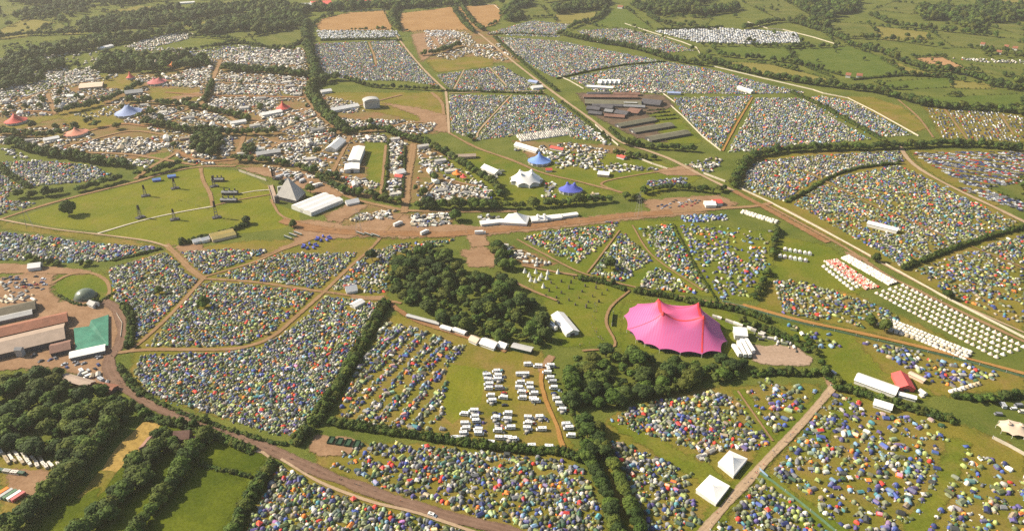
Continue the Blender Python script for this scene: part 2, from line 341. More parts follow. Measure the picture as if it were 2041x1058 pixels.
# ================================================================== GROUND, FIELDS, ROADS
S = 9000
g = bpy.data.meshes.new('ground'); g.from_pydata([(-S, -300, 0), (S, -300, 0), (S, 11000, 0), (-S, 11000, 0)], [], [(0, 1, 2, 3)]); g.materials.append(MATS['grass_base'])
tag(link('ground', g), kind='structure')
FIELDS = [
 ('market_ground', [(-40,195),(60,190),(200,150),(330,142),(420,115),(612,95),(615,190),(640,222),(690,262),(800,272),(880,300),(1000,395),(830,405),(700,392),(640,360),(560,350),(480,328),(390,328),(330,300),(250,322),(150,308),(30,288),(-40,290)]),
 ('market_ground', [(640,185),(720,205),(880,240),(870,268),(700,262),(650,225)]), ('market_ground', [(820,62),(960,55),(1040,100),(1040,125),(860,125)]), ('market_ground', [(1020,280),(1230,290),(1330,335),(1310,350),(1090,345)]),
 ('market_ground', [(640,425),(735,405),(800,425),(905,425),(900,458),(690,452)]), ('market_ground', [(995,480),(1110,525),(1060,535),(1015,515)]), ('market_ground', [(1380,880),(1425,880),(1500,915),(1465,955),(1385,920)]),
 ('grass_mown', [(30,435),(160,392),(270,366),(392,335),(470,340),(540,372),(540,400),(600,425),(600,440),(560,455),(490,465),(400,485),(335,488),(200,464),(100,450)]),
 ('grass_worn_or_shaded', [(0,440),(100,458),(200,470),(330,492),(250,490),(100,466),(0,456)]),
 ('grass_green', [(600,470),(700,468),(740,472),(725,502),(600,500)]),
 ('grass_green', [(1035,530),(1090,540),(1160,555),(1250,580),(1300,600),(1250,640),(1300,690),(1120,690),(1080,600)]),
 ('grass_green', [(1240,600),(1430,600),(1480,640),(1460,710),(1240,700)]),
 ('grass_worn_or_shaded', [(790,625),(900,655),(1080,700),(1130,870),(1150,905),(1000,890),(850,865),(670,828),(730,715),(765,640)]),
 ('grass_mown', [(893,725),(970,735),(960,800),(900,845),(880,830)]),
 ('grass_worn_or_shaded', [(640,700),(690,700),(640,700)]) if False else None,
 ('camp_ground', [(1215,830),(1330,785),(1440,770),(1640,765),(1560,880),(1400,1075),(1235,1075),(1200,870)]),
 ('camp_ground', [(1665,775),(1880,830),(2041,900),(2060,1080),(1410,1080),(1540,920)]),
 ('camp_ground', [(620,900),(720,880),(900,890),(1140,910),(1190,990),(1215,1080),(1060,1080),(850,1012),(640,930)]),
 ('camp_ground', [(540,925),(620,940),(800,1015),(960,1080),(460,1080),(510,990)]),
 ('camp_ground', [(215,535),(330,500),(500,480),(900,475),(790,520),(765,603),(590,868),(400,820),(262,765),(265,690)]),
 ('grass_green', [(1045,465),(1240,440),(1350,440),(1550,465),(1540,560),(1500,600),(1265,575),(1150,545)]),
 ('grass_green', [(1550,470),(1650,490),(1750,560),(1700,590),(1540,555)]),
 ('grass_green', [(1530,640),(1700,665),(1760,700),(1880,770),(1840,800),(1660,770),(1640,700)]),
 ('camp_ground', [(1540,555),(1700,585),(1900,680),(1880,700),(1700,655),(1510,612)]),
 ('camp_ground', [(1700,668),(2041,750),(2041,775),(1880,790),(1760,740)]),
 ('camp_ground', [(1480,320),(1570,303),(1800,300),(1850,350),(2030,440),(2041,660),(1900,595),(1640,465),(1475,378)]),
 ('grass_green', [(830,320),(960,300),(1080,340),(1240,385),(1130,410),(1000,405)]),
 ('grass_green', [(1080,300),(1290,310),(1400,355),(1300,395),(1240,390),(1090,345)]),
 ('grass_worn_or_shaded', [(640,185),(880,185),(890,240),(870,250),(760,225),(700,215)]),
 ('grass_green', [(725,280),(775,285),(770,395),(735,360)]),
 ('grass_worn_or_shaded', [(850,120),(985,110),(980,132),(870,145)]),
 ('grass_green', [(790,155),(845,150),(840,165),(800,163)]),
 ('grass_worn_or_shaded', [(110,225),(200,200),(250,245),(150,262)]), ('grass_worn_or_shaded', [(200,150),(270,148),(270,180),(200,175)]),
 ('grass_worn_or_shaded', [(300,175),(400,180),(395,200),(300,200)]), ('grass_worn_or_shaded', [(0,250),(60,235),(140,228),(20,262)]),
 ('grass_green', [(1135,255),(1170,250),(1195,280),(1150,280)]),
 ('grass_green', [(1255,222),(1320,213),(1345,225),(1400,285),(1330,290)]),
 # far fields
 ('grass_yellow', [(120,62),(160,56),(170,64),(130,72)]), ('grass_lush', [(70,66),(105,48),(135,44),(140,58),(90,74)]), ('grass_far', [(205,66),(260,58),(300,62),(240,76)]), ('grass_yellow', [(350,52),(420,42),(470,44),(400,58)]), ('grass_far', [(420,5),(520,-4),(560,2),(470,14)]), ('grass_lush', [(0,98),(60,86),(120,82),(40,100)]), ('grass_far', [(440,70),(500,60),(540,62),(480,78)]),
 ('grass_far', [(500,75),(600,55),(612,85),(520,95)]), ('grass_far', [(60,70),(120,45),(140,62),(80,72)]), ('grass_yellow', [(0,60),(60,38),(110,45),(50,75),(0,80)]),
 ('grass_yellow', [(200,25),(280,12),(340,15),(250,28)]), ('grass_far', [(0,15),(60,10),(50,25),(0,35)]),
 ('stubble', [(625,52),(640,38),(700,25),(765,22),(778,48),(785,60),(640,62)]),
 ('stubble', [(795,28),(900,14),(925,35),(935,60),(860,62),(800,64)]), ('stubble', [(908,15),(985,9),(1000,22),(996,44),(965,58),(935,55)]),
 ('grass_far', [(1035,20),(1075,10),(1100,35),(1040,38)]), ('grass_yellow', [(1105,30),(1190,24),(1180,45),(1110,50)]),
 ('grass_lush', [(1215,20),(1245,15),(1300,58),(1270,60),(1180,52)]), ('grass_far', [(1290,32),(1420,38),(1400,58),(1330,58)]),
 ('grass_lush', [(1420,95),(1610,92),(1560,125),(1430,105)]), ('grass_yellow', [(1420,122),(1530,128),(1660,160),(1560,160)]),
 ('grass_lush', [(1570,98),(1690,92),(1770,120),(1805,150),(1700,158),(1600,130)]), ('grass_yellow', [(1765,120),(1820,138),(1900,155),(1810,150)]),
 ('plough', [(1820,116),(1875,114),(1922,135),(1895,142)]), ('grass_lush', [(1740,165),(1890,155),(1900,175),(1780,180)]), ('grass_yellow', [(1890,158),(1960,165),(1985,178),(1900,178)]),
 ('grass_lush', [(1800,195),(2041,188),(2041,215),(1900,212)]), ('grass_far', [(1640,45),(1730,48),(1760,70),(1660,85)]), ('grass_yellow', [(1735,52),(1850,65),(1850,80),(1760,80)]),
 ('grass_far', [(1850,60),(2041,80),(2041,100),(1900,95)]), ('grass_far', [(1780,5),(1840,10),(1820,30),(1740,20)]), ('grass_yellow', [(1960,-5),(2060,-5),(2060,8),(1980,10)]),
 ('grass_far', [(1930,128),(2041,140),(2041,160),(1960,145)]), ('grass_far', [(1480,5),(1560,0),(1640,45),(1560,42)]), ('grass_far', [(1940,45),(2041,50),(2041,72)]),
 ('grass_worn_or_shaded', [(1660,192),(1740,195),(1800,215),(1850,255),(1820,265),(1730,225)]),
 ('camp_ground', [(1810,300),(2041,300),(2060,400),(1980,410),(1900,370),(1840,335)]), ('grass_far', [(1965,375),(2041,358),(2041,405)]),
 ('camp_ground', [(1840,208),(2041,225),(2041,285),(1880,280)]),
 # bottom left meadows
 ('grass_rough', [(40,1090),(130,985),(235,925),(330,838),(420,868),(545,905),(540,950),(470,1090)]),
 ('grass_green', [(1892,872),(1938,882),(1890,1000),(1838,1090),(1770,1090),(1852,975)]), ('grass_green', [(1632,782),(1655,786),(1560,895),(1478,985),(1400,1090),(1345,1090),(1500,910)]), ('grass_green', [(1212,842),(1240,836),(1420,930),(1462,968),(1432,990),(1375,950)]),
 ('grass_green', [(1455,778),(1482,776),(1552,880),(1535,905)]), ('grass_green', [(1495,950),(1532,940),(1730,1090),(1635,1090)]), ('grass_green', [(1690,790),(1720,795),(1600,925),(1560,925)]),
 ('grass_green', [(110,555),(150,546),(210,545),(232,575),(225,602),(190,604),(140,603),(108,580)]),
 ('grass_worn_or_shaded', [(140,1010),(200,938),(235,940),(190,1000),(150,1030)]),  # lower end of the straw strip, tree shade put into its darker brown
 ('straw', [(203,938),(240,885),(283,842),(325,839),(303,880),(232,942)]),
 ('grass_rough', [(395,930),(475,950),(490,965),(430,1085),(270,1085),(340,985)]), ('grass_rough', [(410,893),(490,893),(530,915),(505,945),(405,922)]),
 ('grass_worn_or_shaded', [(0,905),(120,925),(110,960),(60,1010),(0,1085)]), ('grass_rough', [(130,1010),(200,970),(190,1030),(100,1085)]),
]
for fd in FIELDS:
    if fd: (soft_sheet if fd[0] in ('market_ground', 'grass_green', 'grass_worn_or_shaded', 'camp_ground', 'grass_rough') else sheet)('field', fd[1], fd[0])
DIRT = [
 ('dirt_red', 'dirt_ground', [(620,452),(700,450),(800,425),(820,440),(950,452),(1100,440),(1250,425),(1335,420),(1420,425),(1240,440),(1090,458),(960,470),(800,475),(640,470)]),
 ('dirt_red', 'dirt_ground', [(585,440),(640,440),(720,455),(700,475),(620,478),(560,500),(520,512),(590,480)]),
 ('dirt', 'dirt_ground', [(345,487),(400,488),(420,505),(395,530),(370,515)]),
 ('yard', 'farm_yard', [(-40,560),(60,545),(110,545),(100,580),(120,600),(190,600),(232,612),(246,640),(242,690),(215,725),(250,770),(200,770),(130,735),(60,735),(-40,740)]),
 ('yard', 'farm_yard', [(-40,525),(60,528),(180,540),(175,548),(60,545),(-40,545)]),
 ('yard_pale', 'gravel_yard', [(1492,688),(1580,690),(1616,712),(1612,728),(1530,728),(1503,720)]),
 ('yard', 'backstage_yard', [(470,335),(560,335),(640,350),(690,385),(660,400),(600,375),(560,360)]),
 ('yard', 'gravel_yard', [(660,425),(700,405),(735,410),(680,443),(650,440)]),
 ('yard', 'bare_earth', [(918,500),(965,492),(1000,512),(985,532),(935,532)]), ('yard', 'bare_earth', [(930,470),(965,462),(975,490),(940,492)]),
 ('yard', 'compound_ground', [(1280,400),(1430,390),(1470,405),(1450,417),(1300,425)]), ('dark_yard', 'farm_yard', [(1150,186),(1320,190),(1345,212),(1290,230),(1300,245),(1330,285),(1270,275),(1185,232)]),
 ('dirt', 'bare_earth', [(820,70),(880,60),(900,75),(860,110),(840,125)]), ('dirt', 'bare_earth', [(630,190),(610,215),(560,225),(620,235)]),
 ('dirt_red', 'bare_earth', [(760,205),(830,215),(890,230),(895,265),(860,262),(830,230)]),
 ('yard', 'bare_earth', [(1070,740),(1095,705),(1105,712),(1085,745)]), ('dirt', 'bare_earth', [(1300,340),(1370,330),(1400,350),(1330,350)]),
 ('yard', 'bare_earth', [(625,868),(700,872),(718,885),(700,905),(640,912),(618,898)]), ('yard', 'bare_earth', [(1640,750),(1672,755),(1668,775),(1650,772)]),
 ('dirt', 'bare_earth', [(20,935),(105,940),(80,990),(10,985)]), ('dirt_red', 'bare_earth', [(700,592),(765,590),(765,600),(700,597)]),
 ('dirt', 'bare_earth', [(340,195),(420,180),(415,190),(345,200)]), ('dirt', 'bare_earth', [(1680,500),(1740,520),(1700,520)]),
]
for mt, nm, poly in DIRT:
    soft_sheet(nm, poly, mt if 'yard' in mt else 'yard')
ROADS = [
 ('road', 'dirt_brown', 8.6, [(205,600),(232,616),(244,645),(240,685),(218,715),(228,752),(285,798),(400,843),(500,880),(560,906),(640,942),(720,972),(800,1001),(900,1031),(1000,1055),(1080,1085)]),
 ('path', 'dirt_pale', 2.2, [(560,915),(640,962),(740,1000),(830,1022),(950,1062)]),
 ('path', 'dirt', 4.2, [(236,703),(300,697),(440,697),(500,689),(548,668),(592,630),(640,588)]),
 ('path', 'dirt', 3.6, [(262,698),(300,665),(345,622),(405,556)]), ('road', 'dirt', 6.5, [(330,488),(352,508),(380,537),(406,556)]),
 ('path', 'dirt', 4.0, [(406,556),(500,562),(600,576),(690,588),(775,600),(800,605)]), ('path', 'dirt', 3.4, [(408,552),(500,525),(560,500),(640,470),(665,450)]),
 ('path', 'dirt', 3.6, [(640,588),(700,530),(740,495),(770,460),(800,428)]),
 ('path', 'dirt', 5.0, [(-20,445),(70,415),(160,390),(270,363),(330,345),(400,333),(470,332)]), ('path', 'dirt_pale', 2.6, [(-20,434),(100,456),(200,468),(290,480),(335,492)]),
 ('path', 'trackway', 2.4, [(195,466),(280,441),(350,425),(424,412)]), ('path', 'trackway', 2.2, [(470,388),(510,381),(540,379)]), ('path', 'dirt', 2.5, [(420,412),(470,400),(540,388)]),
 ('path', 'dirt', 5.0, [(400,336),(405,360),(418,385),(424,410)]), ('path', 'dirt', 3.0, [(540,398),(560,430),(600,445)]),
 ('road', 'dirt_red', 13.0, [(560,440),(620,455),(700,464),(800,466),(880,468),(960,462),(1030,455),(1100,447),(1170,440),(1250,430),(1340,424)]),
 ('road', 'dirt', 7.0, [(1340,424),(1440,416),(1500,412),(1540,405)]),
 ('road', 'dirt', 6.5, [(620,358),(660,372),(700,395),(780,415),(830,421),(920,422),(1030,421)]), ('road', 'dirt', 9.5, [(824,288),(818,330),(812,370),(805,425)]),
 ('path', 'dirt', 5.5, [(697,272),(685,300),(672,325),(660,350)]), ('path', 'dirt', 4.0, [(769,290),(764,340),(758,390)]),
 ('road', 'dirt_pale', 5.5, [(940,58),(960,72),(1000,105),(1050,145),(1110,190),(1180,240),(1232,281),(1290,301),(1340,320),(1400,351),(1462,381)]),
 ('road', 'dirt_red', 8.0, [(1462,381),(1520,412),(1580,445),(1650,484)]), ('road', 'dirt', 4.5, [(1530,410),(1600,448),(1690,498),(1760,545),(1840,585),(1940,634),(2060,690)]),
 ('road', 'dirt_pale', 2.6, [(1560,415),(1640,458),(1760,527),(1900,600),(2060,672)]),
 ('road', 'dirt_pale', 5.6, [(1793,292),(1810,318),(1840,342),(1900,375),(1980,413),(2060,452)]),
 ('road', 'dirt_pale', 5.4, [(1660,772),(1600,842),(1535,910),(1480,970),(1400,1060),(1370,1095)]),
 ('road', 'dirt_orange', 4.6, [(1480,608),(1600,640),(1750,672),(1900,708),(2060,750)]), ('path', 'dirt_orange', 3.2, [(1082,735),(1078,760),(1088,800),(1110,850),(1122,890),(1152,910)]),
 ('path', 'dirt_red', 5.0, [(775,602),(790,615),(830,640),(900,662),(960,680),(1010,700)]),
 ('road', 'dirt_pale', 4.5, [(888,178),(892,215),(895,266)]), ('road', 'dirt_pale', 4.5, [(790,72),(815,105),(850,145),(885,178)]), ('path', 'dirt', 4.5, [(735,85),(745,110),(750,130)]),
 ('path', 'dirt', 4.5, [(895,266),(950,295),(1020,320),(1080,345),(1150,362),(1240,385)]), ('path', 'dirt', 3.0, [(1240,385),(1200,365),(1300,345),(1380,338)]),
 ('path', 'dirt_pale', 3.0, [(1020,190),(960,255),(950,275)]), ('path', 'dirt_pale', 3.0, [(895,187),(1000,183),(1085,182)]), ('path', 'dirt_pale', 3.0, [(925,140),(905,178)]), ('path', 'dirt_pale', 3.0, [(975,135),(1010,172)]),
 ('path', 'dirt_red', 7.0, [(0,228),(60,222),(110,226)]), ('path', 'dirt_red', 7.0, [(345,242),(300,252),(240,248),(160,266)]), ('path', 'dirt', 6.0, [(430,165),(500,168),(612,172)]), ('path', 'dirt', 6.0, [(500,245),(560,236),(620,216)]),
 ('path', 'dirt_red', 7.0, [(468,318),(420,322),(385,318),(350,300)]), ('path', 'dirt', 6.0, [(490,258),(560,285),(650,272)]), ('path', 'dirt', 6.0, [(560,285),(520,305),(490,320)]), ('path', 'dirt', 6.0, [(640,232),(600,245),(560,262)]), ('path', 'dirt', 6.0, [(770,262),(800,248),(860,243)]),
 ('path', 'dirt', 6.0, [(30,205),(100,180),(200,160)]), ('path', 'dirt', 6.0, [(200,212),(280,205),(340,196)]), ('path', 'dirt', 5.0, [(845,385),(880,360),(950,372)]), ('path', 'dirt', 6.0, [(860,75),(880,100),(930,95),(1010,105)]), ('path', 'dirt', 5.0, [(380,235),(440,250),(480,262)]),
 ('path', 'dirt', 7.5, [(440,120),(428,150),(415,190),(400,210)]), ('path', 'dirt', 6.0, [(95,188),(105,215),(112,228)]), ('path', 'dirt', 7.5, [(488,262),(480,290),(468,318)]),
 ('path', 'dirt', 6.0, [(310,240),(350,228),(400,212),(450,230),(490,255)]), ('path', 'dirt', 6.0, [(130,292),(180,280),(260,262),(330,270)]), ('path', 'dirt', 6.0, [(170,305),(250,308),(320,318),(390,330)]),
 ('path', 'dirt', 6.0, [(270,358),(300,335),(340,312),(360,300)]), ('path', 'dirt_red', 7.5, [(330,185),(400,190),(450,192),(610,195)]), ('path', 'dirt', 7.5, [(612,190),(618,205),(640,232),(680,262)]),
 ('path', 'dirt', 6.0, [(700,215),(760,200),(800,190)]), ('path', 'dirt', 6.0, [(860,185),(880,205),(885,230)]),
 ('path', 'dirt', 4.0, [(104,566),(140,548),(180,545),(212,560),(218,585),(205,600)]), ('path', 'dirt_red', 2.6, [(700,715),(735,660),(772,612)]), ('path', 'dirt', 2.5, [(1255,580),(1218,612),(1208,645),(1225,690),(1160,700)]),
 ('path', 'dirt_pale', 2.0, [(298,826),(350,843),(420,870)]), ('path', 'dirt_pale', 2.0, [(470,893),(525,903),(546,920),(532,946)]),
 ('path', 'dirt', 1.5, [(1470,780),(1540,880)]), ('path', 'dirt', 2.2, [(1600,340),(1660,370),(1740,410),(1880,470)]), ('path', 'dirt', 2.0, [(1930,490),(2041,535)]),
 ('path', 'dirt_orange', 3.0, [(1500,195),(1470,245),(1440,302)]), ('path', 'dirt', 3.4, [(1790,200),(1830,235),(1860,275)]), ('path', 'dirt', 2.5, [(1880,215),(1910,255),(1930,282)]), ('path', 'dirt', 2.5, [(1995,230),(2020,270)]),
 ('path', 'dirt', 3.0, [(1040,530),(1090,540),(1150,550)]), ('path', 'dirt', 2.5, [(1030,478),(1080,505),(1160,545),(1260,572),(1400,600),(1480,610)]),
 ('path', 'dirt', 2.0, [(1260,450),(1300,510),(1400,580)]), ('path', 'dirt', 2.0, [(1235,460),(1190,520),(1170,545)]), ('path', 'dirt', 3.0, [(1020,560),(1060,580),(1110,600)]),
]
for nm, mt, wd, pts in ROADS: ribbon(nm, pts, wd, mt)
# ================================================================== LANDMARKS
def keep_disc(x, y, r): KEEP.append((x, y, x+0.01, y, r))
def marquee(name, label, cat, a, b, wd, he, hr, roof, wall, spans=1, door=True, group=None, eave=0.5):
    A, B = np.array(G(*a)), np.array(G(*b)); mid = (A+B)/2; d = B-A; L = float(np.hypot(*d)); rz = math.atan2(d[1], d[0])
    t = thing(name, label, cat, mid, rz, group)
    keep_line([A, B], wd/2+1.2)
    sw = wd/spans
    for k in range(spans):
        y0 = -wd/2+sw*(k+0.5)
        MB().gable(L, sw, he, hr, y0, over=eave if spans == 1 else 0.02).obj('roof', roof, t)
    wb = MB()
    for k in range(spans): wb.gable_wall(L, sw-0.02, he, hr, -wd/2+sw*(k+0.5), sink=0.3)
    wb.obj('wall', wall, t)
    if door:
        for s in (-1, 1):
            MB().box(s*(L/2+0.04), 0, 0, 0.1, min(wd/spans*0.35, 4), he*0.75).obj('door', 'dark_grey' if s > 0 else 'pale_grey', t)
    return t
M = marquee
M('long_marquee', 'long white marquee with grey side trailers beside the round wood', 'marquee', (1111,632), (1141,669), 11, 3.5, 6, 'white_pvc', 'white_wall')
M('triple_marquee', 'large white triple span marquee right behind the pyramid stage', 'marquee', (601,424), (665,398), 34, 4.5, 6.2, 'white_pvc', 'white_wall', 3)
M('white_hall', 'tall white hall with flat annexes in the green backstage paddock', 'hall', (717,302), (706,330), 15, 7, 8.5, 'white_pvc', 'white_wall')
M('catering_hall', 'low white hall joined below the tall white hall', 'hall', (703,333), (702,345), 18, 5, 6.3, 'white_pvc', 'white_wall')
M('arched_marquee', 'white marquee beside the narrow brown lane above the paddock', 'marquee', (659,303), (680,284), 15, 4, 8, 'white_pvc', 'white_wall')
M('grey_barn', 'long dull grey barn under trees left of the white marquees', 'barn', (512,312), (558,305), 13, 4, 6.5, 'pale_grey', 'mid_grey')
M('long_marquee', 'plain white gable marquee in the grass left of the star tent', 'marquee', (966,337), (993,349), 12, 3.5, 7, 'white_pvc', 'white_wall')
M('timber_hall', 'long tan roofed market hall on the grass below the far tents', 'hall', (893,316), (948,314), 9, 3.5, 5.5, 'tan_roof', 'tan_roof')
M('long_marquee', 'long white marquee standing above the round blue big top', 'marquee', (1029,292), (1072,305), 9, 3.5, 6.5, 'white_pvc', 'white_wall')
M('stage_marquee', 'long white marquee beside the box shaped outdoor stage', 'marquee', (660,224), (713,214), 13, 4, 7, 'white_pvc', 'white_wall')
M('long_marquee', 'white marquee by the north end of the curving tree belt', 'marquee', (640,187), (660,184), 11, 4, 6.5, 'white_pvc', 'white_wall')
M('campsite_marquee', 'narrow white shower block alone among the colourful hillside tents', 'marquee', (1729,449), (1788,464), 8, 4, 5.5, 'white_pvc', 'white_wall')
M('curved_marquee', 'long white marquee ending at the bright red tent', 'marquee', (1706,757), (1786,786), 11, 3.5, 5.8, 'white_pvc', 'white_wall')
M('red_marquee', 'bright red tunnel shaped marquee at the end of the white one', 'marquee', (1791,752), (1806,780), 11, 3.2, 6.2, 'hot_red', 'red_pvc')
M('low_canopy', 'thin white canopy strip behind the bright red marquee', 'canopy', (1790,789), (1824,798), 4, 3, 4, 'white_pvc', 'white_wall')
M('shower_block', 'cream service block with dark openings beside the red marquee', 'service block', (1812,748), (1842,763), 4, 3, 3.6, 'cream', 'cream')
M('frame_marquee', 'white marquee standing by the hedge above the sparse tent field', 'marquee', (1741,806), (1776,817), 7, 3, 5.5, 'white_pvc', 'white_wall')
M('site_office', 'square white site office right of the pink big top', 'office', (1462,669), (1486,671), 12, 5, 6.5, 'white_pvc', 'white_wall')
M('welfare_tent', 'white tent with a grey roof panel at the bend of two tent fields', 'tent', (703,614), (722,604), 7, 3, 4.2, 'white_pvc', 'white_wall')
M('welfare_tent', 'white peaked tent beside the brown path junction', 'tent', (690,583), (711,579), 8, 3, 6.5, 'white_pvc', 'white_wall')
for i, (a, b, wd, lb) in enumerate([((962,684),(990,694),9,'largest white marquee in the line along the wood edge'), ((940,678),(955,685),7,'cream marquee left of the largest one by the wood'),
        ((996,690),(1010,695),6,'white square tent right of the largest one by the wood'), ((880,655),(900,661),4,'low white cabin nearest the lane by the wood'), ((905,660),(928,668),4,'white cabin second along the lane by the wood')]):
    M('wood_edge_tent', lb, 'marquee', a, b, wd, 3, 5.2 if wd > 5 else 3.6, 'white_pvc' if i != 1 else 'cream', 'white_wall', group='tents along the wood edge')
M('green_container', 'long grey green container building at the wood corner', 'container', (1022,694), (1060,703), 6, 3.5, 4.2, 'pale_grey', 'dark_green')
M('toilet_block', 'long low grey toilet block beside the wood lane', 'toilet block', (812,632), (876,649), 3, 2.6, 3, 'pale_grey', 'mid_grey')
for i, (a, b, wd, hr, lb) in enumerate([((1058,441),(1088,439),12,5,'white marquee second along the red dirt road'),
        ((1090,438),(1118,435),9,4.5,'flat white marquee third along the red dirt road'), ((1120,434),(1150,430),6,4,'slim white marquee last along the red dirt road'), ((958,449),(1003,444),8,4,'white marquee row left of the biggest peaked one')]):
    M('roadside_marquee', lb, 'marquee', a, b, wd, 3.2, hr, 'white_pvc', 'white_wall', group='marquees along the red dirt road')
# farm at the left edge
M('farm_shed', 'long rust red roofed cattle shed at the left edge', 'shed', (-80,690), (137,640), 17, 5, 8, 'red_roof', 'brown_roof')
M('farm_shed', 'long tan roofed shed just below the rust red one', 'shed', (-80,720), (132,669), 25, 5, 8.5, 'tan_roof', 'slate')
M('farm_shed', 'narrow pale grey roofed shed above the rust red one', 'shed', (-60,655), (66,627), 9, 3.5, 5, 'pale_grey', 'mid_grey')
M('farm_shed', 'dark olive roofed shed highest in the farm row', 'shed', (-60,643), (73,614), 16, 4, 7, 'olive_roof', 'slate')
M('farm_shed', 'small brown lean shed at the end of the tan shed', 'shed', (104,703), (143,694), 14, 4, 6.5, 'brown_roof', 'slate')
M('white_barn', 'long bright white barn below the green netted clamp', 'barn', (142,714), (211,699), 9, 3.5, 4.8, 'white_pvc', 'mid_grey')
M('farm_hut', 'small grey hut with pale roof below the gas dome', 'hut', (182,608), (193,613), 6, 3.5, 5.5, 'pale_grey', 'white_wall')
M('low_shed', 'long low tan shed at the edge of the dark left wood', 'shed', (127,754), (184,770), 7, 2.5, 3.8, 'tan_roof', 'brown_roof')
M('striped_shed', 'red roofed shed with one white bay beside the farm road', 'shed', (195,775), (229,781), 9, 3, 4.4, 'red_roof', 'brown_roof')
t = thing('grain_silo', 'grey square silo tower in front of the tan shed', 'silo', G(43,709)); MB().box(0,0,0,5,4,7).obj('body','pale_grey',t); MB().gable(5,4,7,8.2).obj('roof','mid_grey',t); keep_disc(*G(43,709),4)
M('farmhouse', 'brick farmhouse with two gables among trees at the bottom left', 'house', (352,878), (382,876), 8, 5, 8.5, 'brown_roof', 'brick')
M('barn', 'dark roofed barn beside the straw coloured strip', 'barn', (291,903), (308,882), 8, 4, 6.5, 'brown_roof', 'slate')
M('garage', 'small brown roofed garage right of the brick farmhouse', 'garage', (390,880), (402,879), 6, 3, 4.8, 'brown_roof', 'brick')
# green netted silage clamp
P = Ga([(148,659),(179,654),(183,643),(218,631),(218,693),(152,703)]); cx, cyy = P.mean(0)
t = thing('silage_clamp', 'green netted silage clamp on the farm yard', 'silage clamp', (cx, cyy)); keep_disc(cx, cyy, 22)
q = P-[cx, cyy]; nn = len(q)
MB().add([(x, y, 0) for x, y in q]+[(x, y, 2.2) for x, y in q], [(i, (i+1) % nn, nn+(i+1) % nn, nn+i) for i in range(nn)]).obj('wall', 'mid_grey', t)
nt2 = MB(); ins = q*0.985; tri = geometry.tessellate_polygon([[Vector((x, y, 0)) for x, y in ins]])
nt2.add([(x, y, 2.3+0.5*math.sin(x*0.25)*math.cos(y*0.2)) for x, y in ins], [tuple(t2) for t2 in tri]); no = nt2.obj('netting', 'green_tarp', t)
# gas dome
x, y = G(171,592); t = thing('gas_dome', 'green grey inflated gas dome on the round grass mound', 'dome', (x, y)); keep_disc(x, y, 18)
db = MB(); nn, rr = 32, 8
for k in range(rr+1):
    a = math.pi/2*k/rr
    for i in range(nn): db.v.append((8.8*math.cos(a)*math.cos(2*math.pi*i/nn), 8.8*math.cos(a)*math.sin(2*math.pi*i/nn), 0.8+7.0*math.sin(a)))
for k in range(rr):
    for i in range(nn): db.f.append((k*nn+i, k*nn+(i+1) % nn, (k+1)*nn+(i+1) % nn, (k+1)*nn+i)); db.m.append(0)
db.obj('membrane', 'gas_dome', t, True)
rb = MB()
for i in range(nn):
    a0, a1 = 2*math.pi*i/nn, 2*math.pi*(i+1)/nn
    rb.add([(r*math.cos(a), r*math.sin(a), z) for a in (a0, a1) for r, z in ((9.6, 0), (9.6, 1.0), (8.7, 1.0))], [(0, 3, 4, 1), (1, 4, 5, 2)])
rb.obj('base_ring', 'dark_grey', t)
# far farm
for a, b, wd, he, hr, rf, lb in [((1166,207),(1277,210),24,4,7.5,'green_roof','longest grey brown barn of the far farm'), ((1163,196),(1270,197),13,4,6.5,'brown_roof','long brown barn behind the longest barn of the far farm'),
    ((1281,206),(1318,210),30,4,8,'slate','dark roofed barn at the right end of the longest barn'), ((1171,219),(1196,222),14,4,7,'slate','dark slate roofed shed by the pale lane corner'),
    ((1199,216),(1222,219),14,4,7,'slate','dark shed right of the slate one at the lane corner'), ((1206,224),(1222,226),12,3.5,6,'mid_grey','small grey shed in the middle of the far farm'),
    ((1170,190),(1215,189),9,3.5,5.5,'slate','narrow dark shed at the back of the far farm'), ((1222,190),(1275,191),10,3.5,5.5,'brown_roof','narrow brown shed at the back of the far farm'), ((1180,213),(1240,214),10,3,5,'slate','low dark lean shed along the longest far barn'), ((1243,214),(1285,216),10,3,5,'mid_grey','low grey lean shed along the longest far barn'),
    ((1174,227),(1200,230),12,3,5.5,'slate','dark shed nearest the pale lane below the slate one'), ((1205,233),(1245,236),12,3,5.5,'brown_roof','brown shed below the small grey one of the far farm'), ((1228,227),(1252,231),18,4,7,'slate','wide dark shed left of the brown square shed'), ((1254,224),(1276,227),26,4,7,'brown_roof','brown square shed in the middle of the far farm'),
    ((1231,254),(1303,241),15,3.5,6,'green_roof','uppermost of three long olive poultry sheds'), ((1260,265),(1337,252),17,3.5,6,'green_roof','middle one of three long olive poultry sheds'), ((1292,281),(1369,267),17,3.5,6,'green_roof','lowest of three long olive poultry sheds')]:
    M('farm_building', lb, 'barn', a, b, wd, he, hr, rf, 'dark_grey', group='barns of the far farm')
t = [o for o in COL.objects if o.name == 'farm_building'][0]
MB().box(28, -5.6, 5.9, 22, 8, 0.25).obj('skylight', 'pale_grey', t)
for a, b, lb in [((620,10),(660,8),'red roofed factory at the top edge left part'), ((645,14),(665,12),'small orange roofed factory at the top edge'), ((690,8),(735,4),'long red roofed factory at the top edge'), ((600,14),(640,13),'pale grey roofed factory at the top edge')]:
    M('factory', lb, 'factory', a, b, 40, 7, 9, 'pale_grey' if 'grey' in lb else 'red_pvc', 'white_wall', group='factories beyond the far wood')
